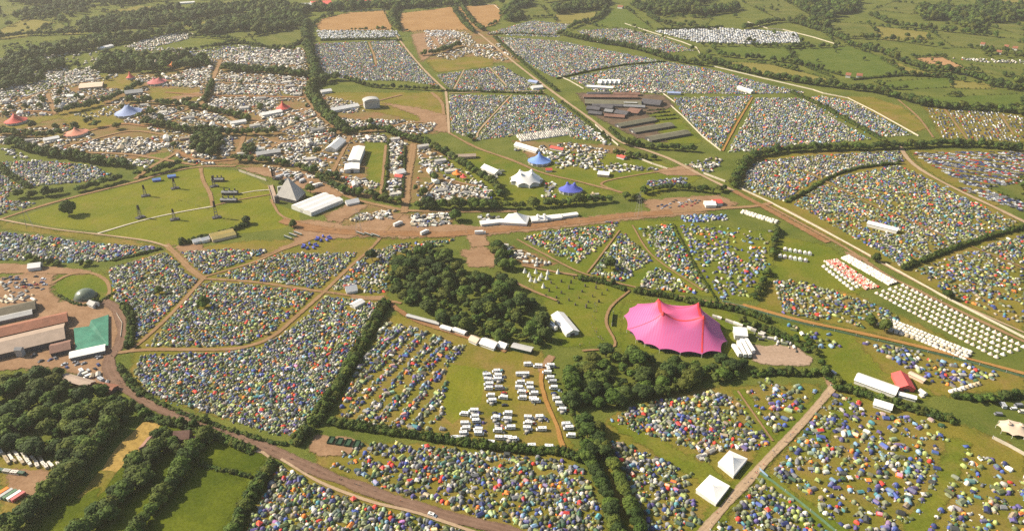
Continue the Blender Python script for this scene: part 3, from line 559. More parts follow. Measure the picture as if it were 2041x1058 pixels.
for px, py, wd, lb in [(1690,154,12,'white farmhouse with red roof below the lush field'), (1712,155,14,'larger red roofed farmhouse below the lush field'), (1237,17,12,'lone red roofed house on the far green ridge'),
        (1170,76,14,'pink walled building in the far tent field'), (1958,92,10,'first pale house of the far village'), (1975,99,10,'house with red roof in the far village'), (1990,108,12,'big red roofed house in the far village'),
        (2005,97,10,'white house at the top of the far village'), (2022,100,12,'red roofed house at the edge of the far village'), (1925,148,9,'lone cottage near the orange ploughed field')]:
    M('house', lb, 'house', (px-wd*0.4,py), (px+wd*0.4,py+1), 10, 5, 8.5, 'red_roof', 'white_wall', group='houses in the far countryside')
M('long_marquee', 'first white long marquee by the green strip near the far farm', 'marquee', (1170,175), (1222,178), 8, 3, 5, 'white_pvc', 'white_wall')
for i in range(5):
    M('peaked_marquee', f"{['first','second','third','fourth','last'][i]} peaked tent of the far white marquee row", 'marquee', (1193+9*i,168), (1200+9*i,169), 9, 4, 9, 'white_pvc', 'white_wall', group='far peaked marquees')
M('long_marquee', 'white marquee at the right end of the far grey tent field', 'marquee', (1472,178), (1500,187), 9, 4, 6, 'white_pvc', 'white_wall')
M('blue_canopy', 'flat blue canopy at the edge of the far grey tent field', 'canopy', (1330,188), (1356,189), 10, 3.5, 5, 'haze_blue', 'pale_grey')
M('blue_canopy', 'blue topped tent beside the long pale lane', 'canopy', (1055,165), (1072,168), 10, 3.5, 6, 'haze_blue', 'pale_grey')
M('long_marquee', 'white tent pair beside the long pale lane', 'marquee', (1060,178), (1080,176), 12, 3.5, 6, 'white_pvc', 'white_wall')
M('arena_roof', 'flat tan roofed arena in the far west fields', 'arena', (160,176), (206,172), 34, 4, 6, 'cream', 'tan_roof'); M('grey_hall', 'long grey marquee beyond the pale blue big top', 'hall', (250,190), (285,186), 14, 4, 8, 'pale_grey', 'mid_grey')
M('white_hall', 'first white hall in the far western market', 'hall', (460,250), (490,245), 10, 4, 6, 'white_pvc', 'white_wall'); M('white_hall', 'white hall at the very top left', 'hall', (358,9), (388,7), 14, 4, 6, 'white_pvc', 'white_wall')
M('white_hall', 'white hall beside the single small red big top', 'hall', (520,233), (560,225), 14, 4, 6, 'white_pvc', 'white_wall'); M('white_hall', 'white hall at the edge of the far western wood', 'hall', (200,100), (222,94), 14, 4, 6, 'white_pvc', 'white_wall')
M('white_hall', 'white hall near the salmon big top', 'hall', (88,284), (118,278), 10, 4, 6, 'white_pvc', 'white_wall'); M('white_hall', 'low white hall left of the pale blue big top', 'hall', (135,196), (168,193), 11, 4, 6, 'white_pvc', 'white_wall')
M('ticket_hall', 'white hall beside the purple compound at the left edge', 'hall', (60,537), (84,534), 10, 4, 6.5, 'white_pvc', 'white_wall')
M('compound_marquee', 'white striped marquee in the bare compound by the tree belt', 'marquee', (1404,411), (1424,411), 12, 4, 6, 'white_pvc', 'white_wall'); M('compound_marquee', 'red marquee in the bare compound by the tree belt', 'marquee', (1420,408), (1436,407), 11, 4, 6, 'red_pvc', 'white_wall')
M('yellow_marquee', 'pale yellow striped roof beside the hedge in the arena', 'marquee', (421,478), (468,467), 16, 3, 5.5, 'yellow_pvc', 'cream', 2)
for i, (px, py) in enumerate([(385,486),(402,483)]): M('arena_marquee', ['small white marquee behind the pale yellow striped roof', 'long white marquee just left of the pale yellow roof'][i], 'marquee', (px,py), (px+15,py-4), 6, 3, 5, 'white_pvc', 'white_wall')
M('red_stall', 'small red roofed bar above the round blue big top', 'bar', (1098,297), (1123,302), 6, 3, 5, 'red_pvc', 'white_wall'); M('red_stall', 'red topped stall beside the white fence', 'bar', (1232,314), (1246,318), 7, 3, 5, 'red_pvc', 'white_wall')
M('red_stall', 'small red stall below the round blue big top', 'bar', (1088,342), (1100,342), 5, 3, 5, 'red_pvc', 'white_wall'); M('pavilion', 'white open pavilion alone on the green slope', 'pavilion', (1192,349), (1214,351), 12, 3.5, 4.6, 'white_pvc', 'cream')
M('red_stall', 'red roofed stall in the white backstage row', 'bar', (789,354), (803,356), 7, 3, 5, 'red_pvc', 'white_wall'); M('roadside_marquee', 'white marquee in the narrow row between two lanes', 'marquee', (788,350), (805,346), 12, 4, 7, 'white_pvc', 'white_wall')
M('arched_marquee', 'white arched tent in the gravel yard right of the triple marquee', 'marquee', (690,409), (714,404), 9, 3, 6, 'white_pvc', 'white_wall')
# pyramid roofed square marquees
def pavilion(name, label, corners, he, hr, group=None, over=0.3):
    P = Ga(corners); c = P.mean(0); q = P-c; t = thing(name, label, 'marquee', c, 0, group)
    keep_disc(c[0], c[1], float(np.linalg.norm(q, axis=1).max())+1)
    r = q*(1+over/np.linalg.norm(q, axis=1)[:, None]); b = MB()
    N = 8; vs = [(0, 0, hr)]; fs = []
    for i in range(4):
        for k in range(N):
            e = r[i]*(1-k/N)+r[(i+1) % 4]*(k/N)
            for j in range(1, 7):
                f = j/6; vs.append((e[0]*f, e[1]*f, he+(hr-he)*(1-f)**1.25))
    n4 = 4*N
    for i in range(n4):
        a0, a1 = 1+i*6, 1+((i+1) % n4)*6
        fs.append((0, a0, a1))
        for j in range(5): fs.append((a0+j, a0+j+1, a1+j+1, a1+j))
    b.add(vs, fs); b.obj('roof', 'white_pvc', t)
    v2 = q*0.985
    MB().add([(x, y, 0) for x, y in v2]+[(x, y, he-0.05) for x, y in v2], [(i, (i+1) % 4, 4+(i+1) % 4, 4+i) for i in range(4)]).obj('wall', 'white_wall', t)
    m = (v2[2]+v2[3])/2*1.004; d = v2[2]-v2[3]
    MB().box(m[0], m[1], 0, 3.5, 0.12, he*0.8, math.atan2(d[1], d[0])).obj('door', 'pale_grey', t)
    MB().tube((0, 0, he), (0, 0, hr+1.0), 0.12).obj('mast', 'steel', t)
    return t
pavilion('square_marquee', 'plain cream white square marquee beside the pale track', [(1386,982),(1414,953),(1453,975),(1426,1010)], 3.0, 4.7)
pavilion('square_marquee', 'white peaked square marquee among stalls near the pale track', [(1430,929),(1453,905),(1488,921),(1461,954)], 3.2, 6.6)
pavilion('square_marquee', 'biggest white peaked marquee along the red dirt road', [(998,449),(1014,432),(1056,436),(1050,452)], 3.5, 11)
# ------------------------------------------------------------------ big tops
def ray_poly(m, D, B):   # distance from m along unit dirs D to the closed polygon B
    P, Q = B, np.roll(B, -1, 0); e = Q-P; out = np.full(len(D), 1e9)
    for p, ee in zip(P, e):
        den = D[:, 0]*ee[1]-D[:, 1]*ee[0]; w2 = p-m
        with np.errstate(divide='ignore', invalid='ignore'):
            tt = (w2[0]*ee[1]-w2[1]*ee[0])/den; uu = (w2[0]*D[:, 1]-w2[1]*D[:, 0])/den
        ok = (tt > 1e-6) & (uu >= -1e-6) & (uu <= 1+1e-6); out = np.where(ok & (tt < out), tt, out)
    return out
def bigtop(name, label, anchors, masts, he, scallop, mat, cap, wallmat=None, seams=(), seam_mat=None, cat='big top', pw=1.75, sub=7, rings=22, centre=None, group=None, poles=True):
    A = np.array(anchors); c = A.mean(0) if centre is None else np.array(centre); A = A-c; Mx = [(m[0]-c[0], m[1]-c[1], m[2]) for m in masts]
    t = thing(name, label, cat, c, 0, group); keep_disc(c[0], c[1], float(np.linalg.norm(A, axis=1).max())*0.95+1)
    for a in A: KEEP.append((c[0], c[1], c[0]+a[0], c[1]+a[1], 4))
    B = []; n = len(A)
    for i in range(n):
        for k in range(sub):
            f = k/sub; e = A[i]*(1-f)+A[(i+1) % n]*f; bow = 1.0-scallop*4*f*(1-f); B.append(e*bow)
    B = np.array(B); nb = len(B); SM = []
    for i in range(n):
        a0, a1, a2, a3 = A[i-1], A[i], A[(i+1) % n], A[(i+2) % n]
        for k in range(4): f = k/4; SM.append(0.5*((2*a1)+(a2-a0)*f+(2*a0-5*a1+4*a2-a3)*f*f+(3*a1-a0-3*a2+a3)*f**3))
    SM = np.array(SM)*1.015
    def zs(P):
        z = np.zeros(len(P))
        for mx, my, mh in Mx:
            d = P-np.array([mx, my]); L = np.linalg.norm(d, axis=1)+1e-6; Rb = ray_poly(np.array([mx, my]), d/L[:, None], SM); q = np.clip(1-L/Rb, 0, 1)
            z += ((0.8*q**pw+0.2*q**7)*(mh-he))**4
        return he+z**0.25
    V = [(0, 0)]
    for j in range(1, rings+1):
        for b in B: V.append(tuple(b*(j/rings)))
    V = np.array(V); Z = zs(V); fs = [(0, 1+i, 1+(i+1) % nb) for i in range(nb)]
    for j in range(rings-1):
        o = 1+j*nb
        for i in range(nb): fs.append((o+i, o+nb+i, o+nb+(i+1) % nb, o+(i+1) % nb))
    MB().add([(x, y, z) for (x, y), z in zip(V, Z)], fs).obj('canopy', mat, t, True)
    for mx, my, mh in Mx:
        MB().tube((mx, my, 0), (mx, my, mh+1.2), 0.3, 0.2).obj('mast', 'steel', t)
        k = (mh-he)*0.12; b = MB(); nn = 12; ring = [(math.cos(2*math.pi*i/nn), math.sin(2*math.pi*i/nn)) for i in range(nn)]
        vs = []
        for r, dz in ((0.25, 0.5), (0.9, -0.25*k), (1.9, -1.0*k)):
            vs += [(mx+r*x, my+r*y, mh+dz) for x, y in ring]
        b.add(vs, [(i+o, (i+1) % nn+o, (i+1) % nn+nn+o, i+nn+o) for o in (0, nn) for i in range(nn)]).obj('mast_cap', cap, t)
    if wallmat:
        w2 = B*0.93
        MB().add([(x, y, 0) for x, y in w2]+[(x, y, he+0.5) for x, y in w2], [(i, (i+1) % nb, nb+(i+1) % nb, nb+i) for i in range(nb)]).obj('side_wall', wallmat, t)
    if poles:
        for a in A:
            MB().tube((a[0]*1.0, a[1]*1.0, 0), (a[0], a[1], he), 0.12, n=5).obj('side_pole', 'white_pvc', t)
    for (x0, y0), (x1, y1), wd in seams:
        p, q2 = np.array([x0, y0])-c, np.array([x1, y1])-c; K = 40; f = np.linspace(0, 1, K)[:, None]; cl = p*(1-f)+q2*f; d = (q2-p)/np.linalg.norm(q2-p); nrm = np.array([-d[1], d[0]])
        lo, md, hi = cl-nrm*wd/2, cl, cl+nrm*wd/2; zl, zm, zh = zs(lo)+0.16, zs(md)+0.2, zs(hi)+0.16
        vs = [(x, y, z) for P2, zz in ((lo, zl), (md, zm), (hi, zh)) for (x, y), z in zip(P2, zz)]
        MB().add(vs, [(o+i, o+i+1, o+K+i+1, o+K+i) for o in (0, K) for i in range(K-1)]).obj('seam', seam_mat, t)
    return t
anc = [(1243,636),(1249,663),(1267,684),(1284,692),(1314,703),(1355,710),(1398,713),(1436,709),(1448,687),(1434,652),(1402,628),(1375,622),(1335,614),(1300,610),(1270,612),(1254,621)]
mp = [(1308,641),(1386,649),(1317,668),(1396,676)]
GA = [G(*p) for p in mp]
bigtop('pink_big_top', 'huge pink and lilac striped big top with four red mast tips', [G(*p) for p in anc], [(x, y, 22.0) for x, y in GA], 3.4, 0.045, 'pink_canopy', 'seam_red', 'dark_grey',
       [(GA[0], GA[2], 2.4), (GA[1], GA[3], 2.6), (GA[2], GA[3], 1.5), (GA[3], G(1398,711), 1.3), (GA[2], G(1250,663), 0.5), (GA[0], GA[1], 0.5)], 'seam_red', pw=1.35, rings=44)
def round_top(label, px, py, rpx, H2, mat, cap, name='big_top', masts=((0, 0),), ax=1.0, ay=1.0, he=3.5, wall='pale_grey', n=14, sc=0.04, pw=1.5, cat='big top'):
    x, y = G(px, py); r = rpx/pxm(py)
    an = [(x+r*ax*math.cos(2*math.pi*i/n), y+r*ay*math.sin(2*math.pi*i/n)) for i in range(n)]
    return bigtop(name, label, an, [(x+mx*r, y+my*r, H2) for mx, my in masts], he, sc, mat, cap, wall, pw=pw, rings=14, sub=4, cat=cat)
round_top('round sky blue big top with ribbed roof beside the long white marquee', 1075, 325, 24, 15, 'blue_pvc', 'blue_pvc')
round_top('violet blue two peaked tent right of the white star tent', 1137, 383, 25, 12, 'violet_pvc', 'violet_pvc', masts=((-0.25, 0.1), (0.3, 0)), ay=0.8)
round_top('pale dusty blue big top among far western trees', 257, 228, 25, 15, 'haze_blue', 'haze_blue', masts=((-0.1, 0), (0.12, 0)), ay=1.3)
round_top('scarlet peaked big top at the left edge', 33, 245, 20, 14, 'red_pvc', 'red_pvc', masts=((-0.1, 0.1), (0.1, -0.1)), ay=1.2); round_top('salmon coloured round big top below the pale blue one', 153, 269, 22, 11, 'salmon', 'salmon', ay=1.2)
round_top('small pointed red big top on brown ground in the centre west', 565, 219, 14, 14, 'red_pvc', 'red_pvc', ay=1.3); round_top('dusty red wide big top in the far western fields', 314, 167, 18, 11, 'dusty_red', 'dusty_red', masts=((-0.3, 0), (0.3, 0)), ay=1.3)
round_top('tiny red tent left of the dusty red big top', 261, 158, 8, 13, 'red_pvc', 'red_pvc', ay=1.2); round_top('cream peaked tent beside an orange one in the far west', 309, 134, 13, 14, 'cream', 'cream', masts=((-0.3, 0), (0.3, 0)), ay=1.2)
round_top('orange stretch tent in the far west', 345, 135, 12, 11, 'orange_pvc', 'orange_pvc', name='stretch_tent', wall=None, ay=1.1, cat='tent')
round_top('bright orange stretch tent among white stalls', 911, 351, 11, 8, 'orange_pvc', 'orange_pvc', name='stretch_tent', wall=None, n=8, sc=0.1, cat='tent'); round_top('red stretch tent next to the bright orange one', 924, 358, 8, 7, 'hot_red', 'hot_red', name='stretch_tent', wall=None, n=7, sc=0.12, cat='tent')
round_top('white star shaped tent with four peaks on the green', 1049, 364, 35, 15, 'white_pvc', 'white_pvc', name='star_tent', masts=((-0.35, 0.2), (0.3, 0.25), (-0.3, -0.3), (0.3, -0.25)), ay=0.95, n=9, sc=0.13, pw=1.2, wall='white_wall', cat='tent')
round_top('tan star shaped stretch tent at the right edge', 2018, 858, 31, 6.5, 'cream', 'cream', name='stretch_tent', masts=((-0.35, 0.1), (0.35, -0.1)), ay=0.85, n=9, sc=0.1, wall=None, he=2.5, cat='tent')
for i, (px, py) in enumerate([(1072,441),(1085,440)]):
    round_top(['small peaked white tent next to the biggest roadside marquee','small peaked white tent second from the biggest roadside marquee'][i], px, py, 9, 8, 'white_pvc', 'white_pvc', name='peaked_tent', n=8, wall='white_wall', cat='tent')
# ------------------------------------------------------------------ pyramid stage
c = np.array(G(579,394)); s0 = pxm(394)
qa = [np.array(G(*p))-c for p in [(551,398),(592,408),(611,391),(572,383)]]
t = thing('pyramid_stage', 'grey pyramid stage at the edge of the big arena field', 'stage', c); keep_disc(c[0], c[1], 22)
ap = (0, 1.0, 25)
b = MB(); vs = [(x, y, 4.5) for x, y in qa]+[ap]; b.add(vs, [(1, 2, 4), (2, 3, 4), (0, 1, 4)]); b.obj('roof', 'pyramid_skin', t)
f0, f3 = np.array([*qa[0], 0]), np.array([*qa[3], 0]); ap3 = np.array(ap)
fr = MB()
for f in (f0, f3): fr.tube(tuple(f), tuple(ap3), 0.6)
fr.tube(tuple(f0+[0, 0, 5]), tuple(f3+[0, 0, 5]), 0.4); fr.obj('front_frame', 'steel', t)
MB().add([(*(qa[0]*0.75), 1.6), (*(qa[1]*0.8), 1.6), (*(qa[2]*0.8), 1.6), (*(qa[3]*0.75), 1.6)], [(0, 1, 2, 3)]).obj('stage_deck', 'black', t)
MB().add([(*(q*0.97), 0) for q in qa]+[(*(q*0.97), 4.4) for q in qa], [(0, 1, 5, 4), (1, 2, 6, 5), (2, 3, 7, 6)]).obj('side_wall', 'dark_grey', t)
MB().tube(ap, (ap[0], ap[1], 28), 0.25, 0.1).obj('finial', 'steel', t)
for nm, (px, py), (a, bb, h), mt in (('wing', (553,404), (5, 4, 8), 'dark_grey'), ('wing', (560,386), (6, 4, 9), 'pale_grey')):
    x, y = np.array(G(px, py))-c; MB().box(x, y, 0, a, bb, h, 0.5, taper=0.9).obj(nm, mt, t)
A2, B2 = np.array(G(539,370)), np.array(G(550,405)); d = B2-A2; L = np.hypot(*d); rz = math.atan2(d[1], d[0])
t = thing('crowd_barrier', 'tan timber barrier walkway in front of the pyramid stage', 'barrier', (A2+B2)/2, rz); keep_line([A2, B2], 5)
MB().box(0, 0, 0, L, 6, 0.5).obj('platform', 'tan_roof', t)
for k in (-2.6, 2.6): MB().box(0, k, 0.5, L, 0.4, 1.0).obj('rail', 'timber', t)
x, y = G(547,358); t = thing('screen_tower', 'dark scaffold tower by the top end of the barrier walkway', 'tower', (x, y))
fb = MB()
for i in (-1.5, 1.5):
    for j in (-1.5, 1.5): fb.tube((i, j, 0), (i, j, 16), 0.3, n=4)
for k in range(8): fb.box(0, 0, k*2+1, 3.2, 3.2, 0.25)
fb.obj('frame', 'dark_grey', t); MB().box(-1.8, 0, 5, 0.4, 4, 9).obj('screen', 'black', t)
# delay towers on the arena grass
def delay_tower(px, py, h, label):
    t = thing('delay_tower', label, 'tower', G(px, py), R.uniform(0, 1), 'speaker towers on the arena grass'); keep_disc(*G(px, py), 6)
    b = MB()
    for i in (-1.2, 1.2):
        for j in (-1.2, 1.2): b.tube((i*1.4, j*1.4, 0), (i*0.6, j*0.6, h), 0.22, n=4)
    for k in range(1, 6): b.box(0, 0, h*k/6, 2.8-0.25*k, 2.8-0.25*k, 0.2)
    b.obj('frame', 'dark_grey', t); MB().box(0, 0, 0, 9, 6, 1.2).obj('base_pen', 'dark_grey', t); MB().box(0.2, -0.2, h*0.62, 1.6, 1.4, h*0.36).obj('speaker_stack', 'black', t)
for px, py, h, lb in [(290,391,14,'speaker tower nearest the upper lane on the arena grass'), (349,376,14,'speaker tower furthest up the arena grass'), (280,434,15,'speaker tower left of the white trackway'), (348,438,13,'speaker tower standing on the white trackway'), (432,434,20,'tallest speaker tower at the trackway end'), (427,372,14,'speaker tower beside the grey mixing desk')]: delay_tower(px, py, h, lb)
for px, py, a, lb in [(435,361,14,'grey roofed mixing desk high on the arena grass'), (459,387,18,'dark mixing desk upper of the pair by the path'), (457,402,18,'dark mixing desk lower of the pair by the path')]:
    t = thing('mixing_desk', lb, 'mixing desk', G(px, py)); keep_disc(*G(px, py), 9)
    MB().box(0,0,0,a,6,3.2).obj('body', 'dark_grey', t); MB().gable(a,6,3.3,4.6).obj('roof', 'mid_grey', t)
    for k in (-0.35, 0, 0.35): MB().box(a*k, 0, 4.8, 1.2, 1.2, 2.5).obj('light_rig', 'slate', t)
# box stage (other stage)
x, y = G(741,214); t = thing('box_stage', 'pale grey arched box stage facing the worn grass', 'stage', (x, y), 0.35); keep_disc(x, y, 20)
MB().box(0, 0, 0, 24, 16, 11).obj('body', 'pale_grey', t)
b = MB(); K = 10
for i in range(K+1):
    a = math.pi*i/K
    for yy in (-9, 9): b.v.append((-13*math.cos(a), yy, 11+4.5*math.sin(a)))
for i in range(K): b.f.append((2*i, 2*i+2, 2*i+3, 2*i+1)); b.m.append(0)
b.add([b.v[2*i] for i in range(K+1)], [tuple(range(K, -1, -1))]); b.add([b.v[2*i+1] for i in range(K+1)], [tuple(range(K+1))])
b.obj('roof', 'pale_grey', t); MB().box(12.1, 0, 1, 0.4, 13, 8.5).obj('opening', 'black', t)
# lattice pylons
def pylon(px, py, h, label):
    t = thing('power_pylon', label, 'pylon', G(px, py), 0.5, 'power pylons crossing the site'); b = MB()
    for i in (-1, 1):
        for j in (-1, 1): b.tube((i*3, j*3, 0), (i*0.5, j*0.5, h), 0.13, 0.07, n=4)
    for k in range(8):
        z0, z1 = h*k/8, h*(k+1)/8; r0, r1 = 3-2.5*k/8, 3-2.5*(k+1)/8
        for q1 in ((1, 1), (-1, -1)): b.tube((q1[0]*r0, -q1[1]*r0, z0), (q1[0]*r1, q1[1]*r1, z1), 0.06, n=3)
    b.obj('tower', 'steel', t)
    for k, wdt in ((0.72, 5), (0.84, 6), (0.95, 4.5)): MB().tube((-wdt, 0, h*k), (wdt, 0, h*k), 0.1, n=4).obj('cross_arm', 'steel', t)
pylon(1272, 432, 30, 'thin steel lattice pylon rising above the red dirt road'); pylon(716, 468, 30, 'thin steel lattice pylon beside the green triangle'); pylon(60, 455, 30, 'thin steel lattice pylon at the left of the arena grass')
# standing stones and white sculptures on the slope above the wood
for i in range(26):
    a = i*2.399; r = 4+22*math.sqrt(i/26); x0, y0 = G(1150, 582); x, y = x0+r*1.15*math.cos(a), y0+r*1.1*math.sin(a); h = R.uniform(1.8, 4.0)
    b = MB().box(0, 0, 0, R.uniform(1.2, 2.2), R.uniform(0.8, 1.3), h, taper=R.uniform(0.5, 0.8)); o = b.obj('standing_stone', 'stone_dark'); o.location = (x, y, -0.1); o.rotation_euler = (R.uniform(-.08, .08), R.uniform(-.08, .08), R.uniform(0, 3))
    tag(o, 'rough dark standing stone in the loose ring on the green slope', 'stone', 'standing stones on the green slope')
for i, (px, py) in enumerate([(1046,543),(1055,551),(1058,560),(1068,544),(1067,562),(1075,558),(1083,573),(1092,546),(1112,545),(1079,552),(1090,556)]):
    t = thing('white_tipi', 'small white pointed tipi on the grass above the wood', 'tipi', G(px, py), R.uniform(0, 3), 'white tipis on the grass')
    MB().tube((0, 0, 0), (0, 0, 5), 2.0, 0.12, 9).obj('canvas', 'white_wall', t); MB().box(1.55, 0, 0, 0.3, 0.9, 1.6, taper=0.4).obj('door', 'mid_grey', t); keep_disc(*G(px, py), 3)
# ------------------------------------------------------------------ fences and walls
def fence(label, pts, h, mat, th=0.25, name='fence', group=None):
    P = resample(Ga(pts), 8.0); b = MB(); nn = len(P); T = np.gradient(P, axis=0); T /= np.linalg.norm(T, axis=1)[:, None]; Nn = np.stack([-T[:, 1], T[:, 0]], 1)*th/2
    c = P[0]; vs = []
    for p, n2 in zip(P, Nn):
        for z in (0, h): vs += [(p[0]+n2[0], p[1]+n2[1], z), (p[0]-n2[0], p[1]-n2[1], z)]
    fs = []
    for i in range(nn-1):
        o = i*4; q = o+4; fs += [(o, o+2, q+2, q), (o+1, q+1, q+3, o+3), (o+2, o+3, q+3, q+2)]
    fs += [(0, 1, 3, 2), ((nn-1)*4, (nn-1)*4+2, (nn-1)*4+3, (nn-1)*4+1)]
    b.add(vs, fs); keep_line(P, th/2+0.5)
    t = thing(name, label, 'fence', (P[0][0], P[0][1]), 0, group)
    o = b.obj('panel_run', mat, t); o.location = (-P[0][0], -P[0][1], 0)
    pb = MB()
    for p in P[::2][:90]: pb.box(p[0], p[1], 0, 0.3, 0.5, h+0.25)
    o = pb.obj('post_run', 'pale_grey', t); o.location = (-P[0][0], -P[0][1], 0)
for lb, pts, h, mt in [
    ('white security fence along the upper side of the southern trackway', [(1474,376),(1530,402),(1640,460),(1735,512)], 2.0, 'white_fence'), ('white security fence on the last stretch of the southern trackway', [(1765,528),(1880,592),(1990,648),(2060,684)], 2.0, 'white_fence'),
    ('pale perimeter fence curving above the fallow brown field', [(1420,133),(1520,157),(1620,180),(1640,187),(1690,197),(1740,222),(1830,272)], 2.0, 'white_fence'), ('white fence on the far ridge above the white van field', [(1245,48),(1300,66),(1360,85),(1388,96),(1395,108)], 2.0, 'white_fence'),
    ('pale fence at the top of the white van field', [(1490,45),(1530,58),(1560,60),(1620,75),(1672,91)], 2.0, 'white_fence'), ('long white fence right of the far farm', [(1337,212),(1360,232),(1400,273),(1436,301)], 2.0, 'white_fence'),
    ('pale fence at the top right corner of the far farm', [(1322,188),(1345,205)], 2.0, 'white_fence'), ('white fence beside the green strip near the far farm', [(1112,152),(1135,162),(1163,178)], 2.0, 'white_fence'),
    ('white fence along the market above the tree belt', [(1222,300),(1260,312),(1300,328),(1330,338)], 2.5, 'white_fence'), ('short white fence at the end of the tree belt', [(1402,347),(1445,363)], 2.5, 'white_fence'),
    ('white fence below the far farm lane', [(1186,250),(1205,268),(1232,291)], 2.5, 'white_fence'), ('white fence curving round the top stubble field', [(870,12),(960,9),(985,11),(1002,26)], 2.0, 'white_fence'), ('pale fence behind the first stubble field', [(680,24),(770,21)], 2.6, 'pale_fence'),
    ('teal green fence below the orange track', [(1440,601),(1530,627),(1600,646),(1750,680),(1900,714),(2060,757)], 1.7, 'teal_fence'), ('teal green fence above the wide sparse tent field', [(1655,769),(1690,780),(1740,795),(1800,815),(1880,838)], 1.7, 'teal_fence'),
    ('pale blue green fence crossing the bottom right tent field', [(1513,944),(1540,962),(1590,1000),(1640,1040),(1690,1082)], 2.2, 'teal_fence'), ('white fence in front of the arena backstage', [(476,342),(500,350),(531,361)], 3, 'white_fence'),
    ('pale fence right of the arena backstage trucks', [(640,362),(665,375),(685,388)], 3, 'white_fence'), ('low white wall along the right edge behind the tan stretch tent', [(1978,874),(2010,890),(2060,918)], 2.5, 'white_fence'),
    ('dark stage barrier left of the pink big top', [(1222,626),(1219,650)], 3, 'dark_green'), ('pale fence bounding the long western stubble', [(365,60),(392,72)], 2.0, 'white_fence'), ('pale fence in the farm road bend', [(233,626),(244,645),(241,672)], 1.2, 'pale_fence'),
    ('pale blue banner fence beside the pale track', [(1513,936),(1530,952)], 2, 'sky_blue_wall')]: fence(lb, pts, h, mt)
# ================================================================== VEGETATION
def ico(sub):
    bm = bmesh.new(); bmesh.ops.create_icosphere(bm, subdivisions=sub, radius=1.0); V = np.array([v.co[:] for v in bm.verts]); Fc = [tuple(v.index for v in f.verts) for f in bm.faces]; bm.free(); return V, Fc
ICO1, ICO2 = ico(1), ico(2)
def crown(nl, nq, rng, qs=0.13, flat=0.8, core=ICO2, spread=0.5):
    V, Fc = [], []; L = []
    for i in range(nl):
        a = 2*math.pi*i/max(1, nl-1)+rng.uniform(-.4, .4); rr = spread*rng.uniform(0.75, 1.1) if i < nl-1 else 0.0
        r = rng.uniform(0.42, 0.6) if i < nl-1 else 0.66
        L.append((np.array([rr*math.cos(a), rr*math.sin(a), (rng.uniform(-.35, .25) if i < nl-1 else 0.25)*flat]), r))
    if nl == 1: L = [(np.zeros(3), 0.95)]
    for cc, r in L:
        v0, f0 = core; o = len(V); k = r*0.9*(1+0.09*rng.normal(size=(len(v0), 1)))
        V += list(v0*k*[1, 1, flat*1.05]+cc); Fc += [tuple(i+o for i in f) for f in f0]
    for j in range(nq):
        cc, r = L[rng.integers(len(L))]; d = rng.normal(size=3); d /= np.linalg.norm(d)
        if d[2] < -0.45: d[2] *= -1
        p = cc+d*[1, 1, flat*1.05]*r*rng.uniform(0.86, 1.1); nn = d*[1, 1, 1.25]+0.3*rng.normal(size=3); nn /= np.linalg.norm(nn)
        u = np.cross(nn, rng.normal(size=3)); u /= np.linalg.norm(u); q = np.cross(nn, u); s = qs*rng.uniform(0.6, 1.3); o = len(V)
        V += [p+u*s, p+q*s*0.8, p-u*s*0.9, p-q*s*0.7]; Fc.append((o, o+1, o+2, o+3))
    return np.array(V), Fc
CROWNS = [crown(n, 420, np.random.default_rng(40+i), flat=f) for i, (n, f) in enumerate([(6, .85), (7, .8), (5, .95), (6, 1.0), (8, .75), (5, .8), (7, .9)])]
FARC = [crown(n, 70, np.random.default_rng(80+i), qs=0.2, flat=f, core=ICO1) for i, (n, f) in enumerate([(4, .85), (3, .9), (4, .75), (3, 1.0), (5, .8)])]
HEDC = [crown(1, 34, np.random.default_rng(90+i), qs=0.3, flat=1.0, core=ICO1) for i in range(4)]
TINTS = np.array([(1, 1, 1), (0.7, 0.85, 0.75), (1.2, 1.15, 1.0), (1.5, 1.35, 1.0), (0.65, 0.75, 0.85), (1.15, 1.3, 0.9), (1.3, 1.05, 0.8), (.9, 1.1, .8), (1.35, 1.4, 1.1)])
TREES = []     # x, y, radius, height, label, group
def in_poly(P, B):
    x, y = P[:, 0], P[:, 1]; ins = np.zeros(len(P), bool); n = len(B); j = n-1
    for i in range(n):
        xi, yi, xj, yj = B[i][0], B[i][1], B[j][0], B[j][1]
        with np.errstate(divide='ignore', invalid='ignore'): ins ^= ((yi > y) != (yj > y)) & (x < (xj-xi)*(y-yi)/(yj-yi+1e-12)+xi)
        j = i
    return ins
def scatter(B, sp, rng, jit=0.36, ang=0.0, sy=0.87):
    c = B.mean(0); ca, sa = math.cos(ang), math.sin(ang); Q = (B-c)@np.array([[ca, -sa], [sa, ca]]); lo, hi = Q.min(0)-sp, Q.max(0)+sp
    nx, ny = int((hi[0]-lo[0])/sp)+2, int((hi[1]-lo[1])/(sp*sy))+2
    i, j = np.meshgrid(np.arange(nx), np.arange(ny)); i, j = i.ravel(), j.ravel()
    P = np.stack([lo[0]+(i+0.5*(j % 2))*sp, lo[1]+j*sp*sy], 1)+rng.uniform(-jit, jit, (len(i), 2))*sp
    P = P@np.array([[ca, sa], [-sa, ca]])+c
    return P[in_poly(P, B)]
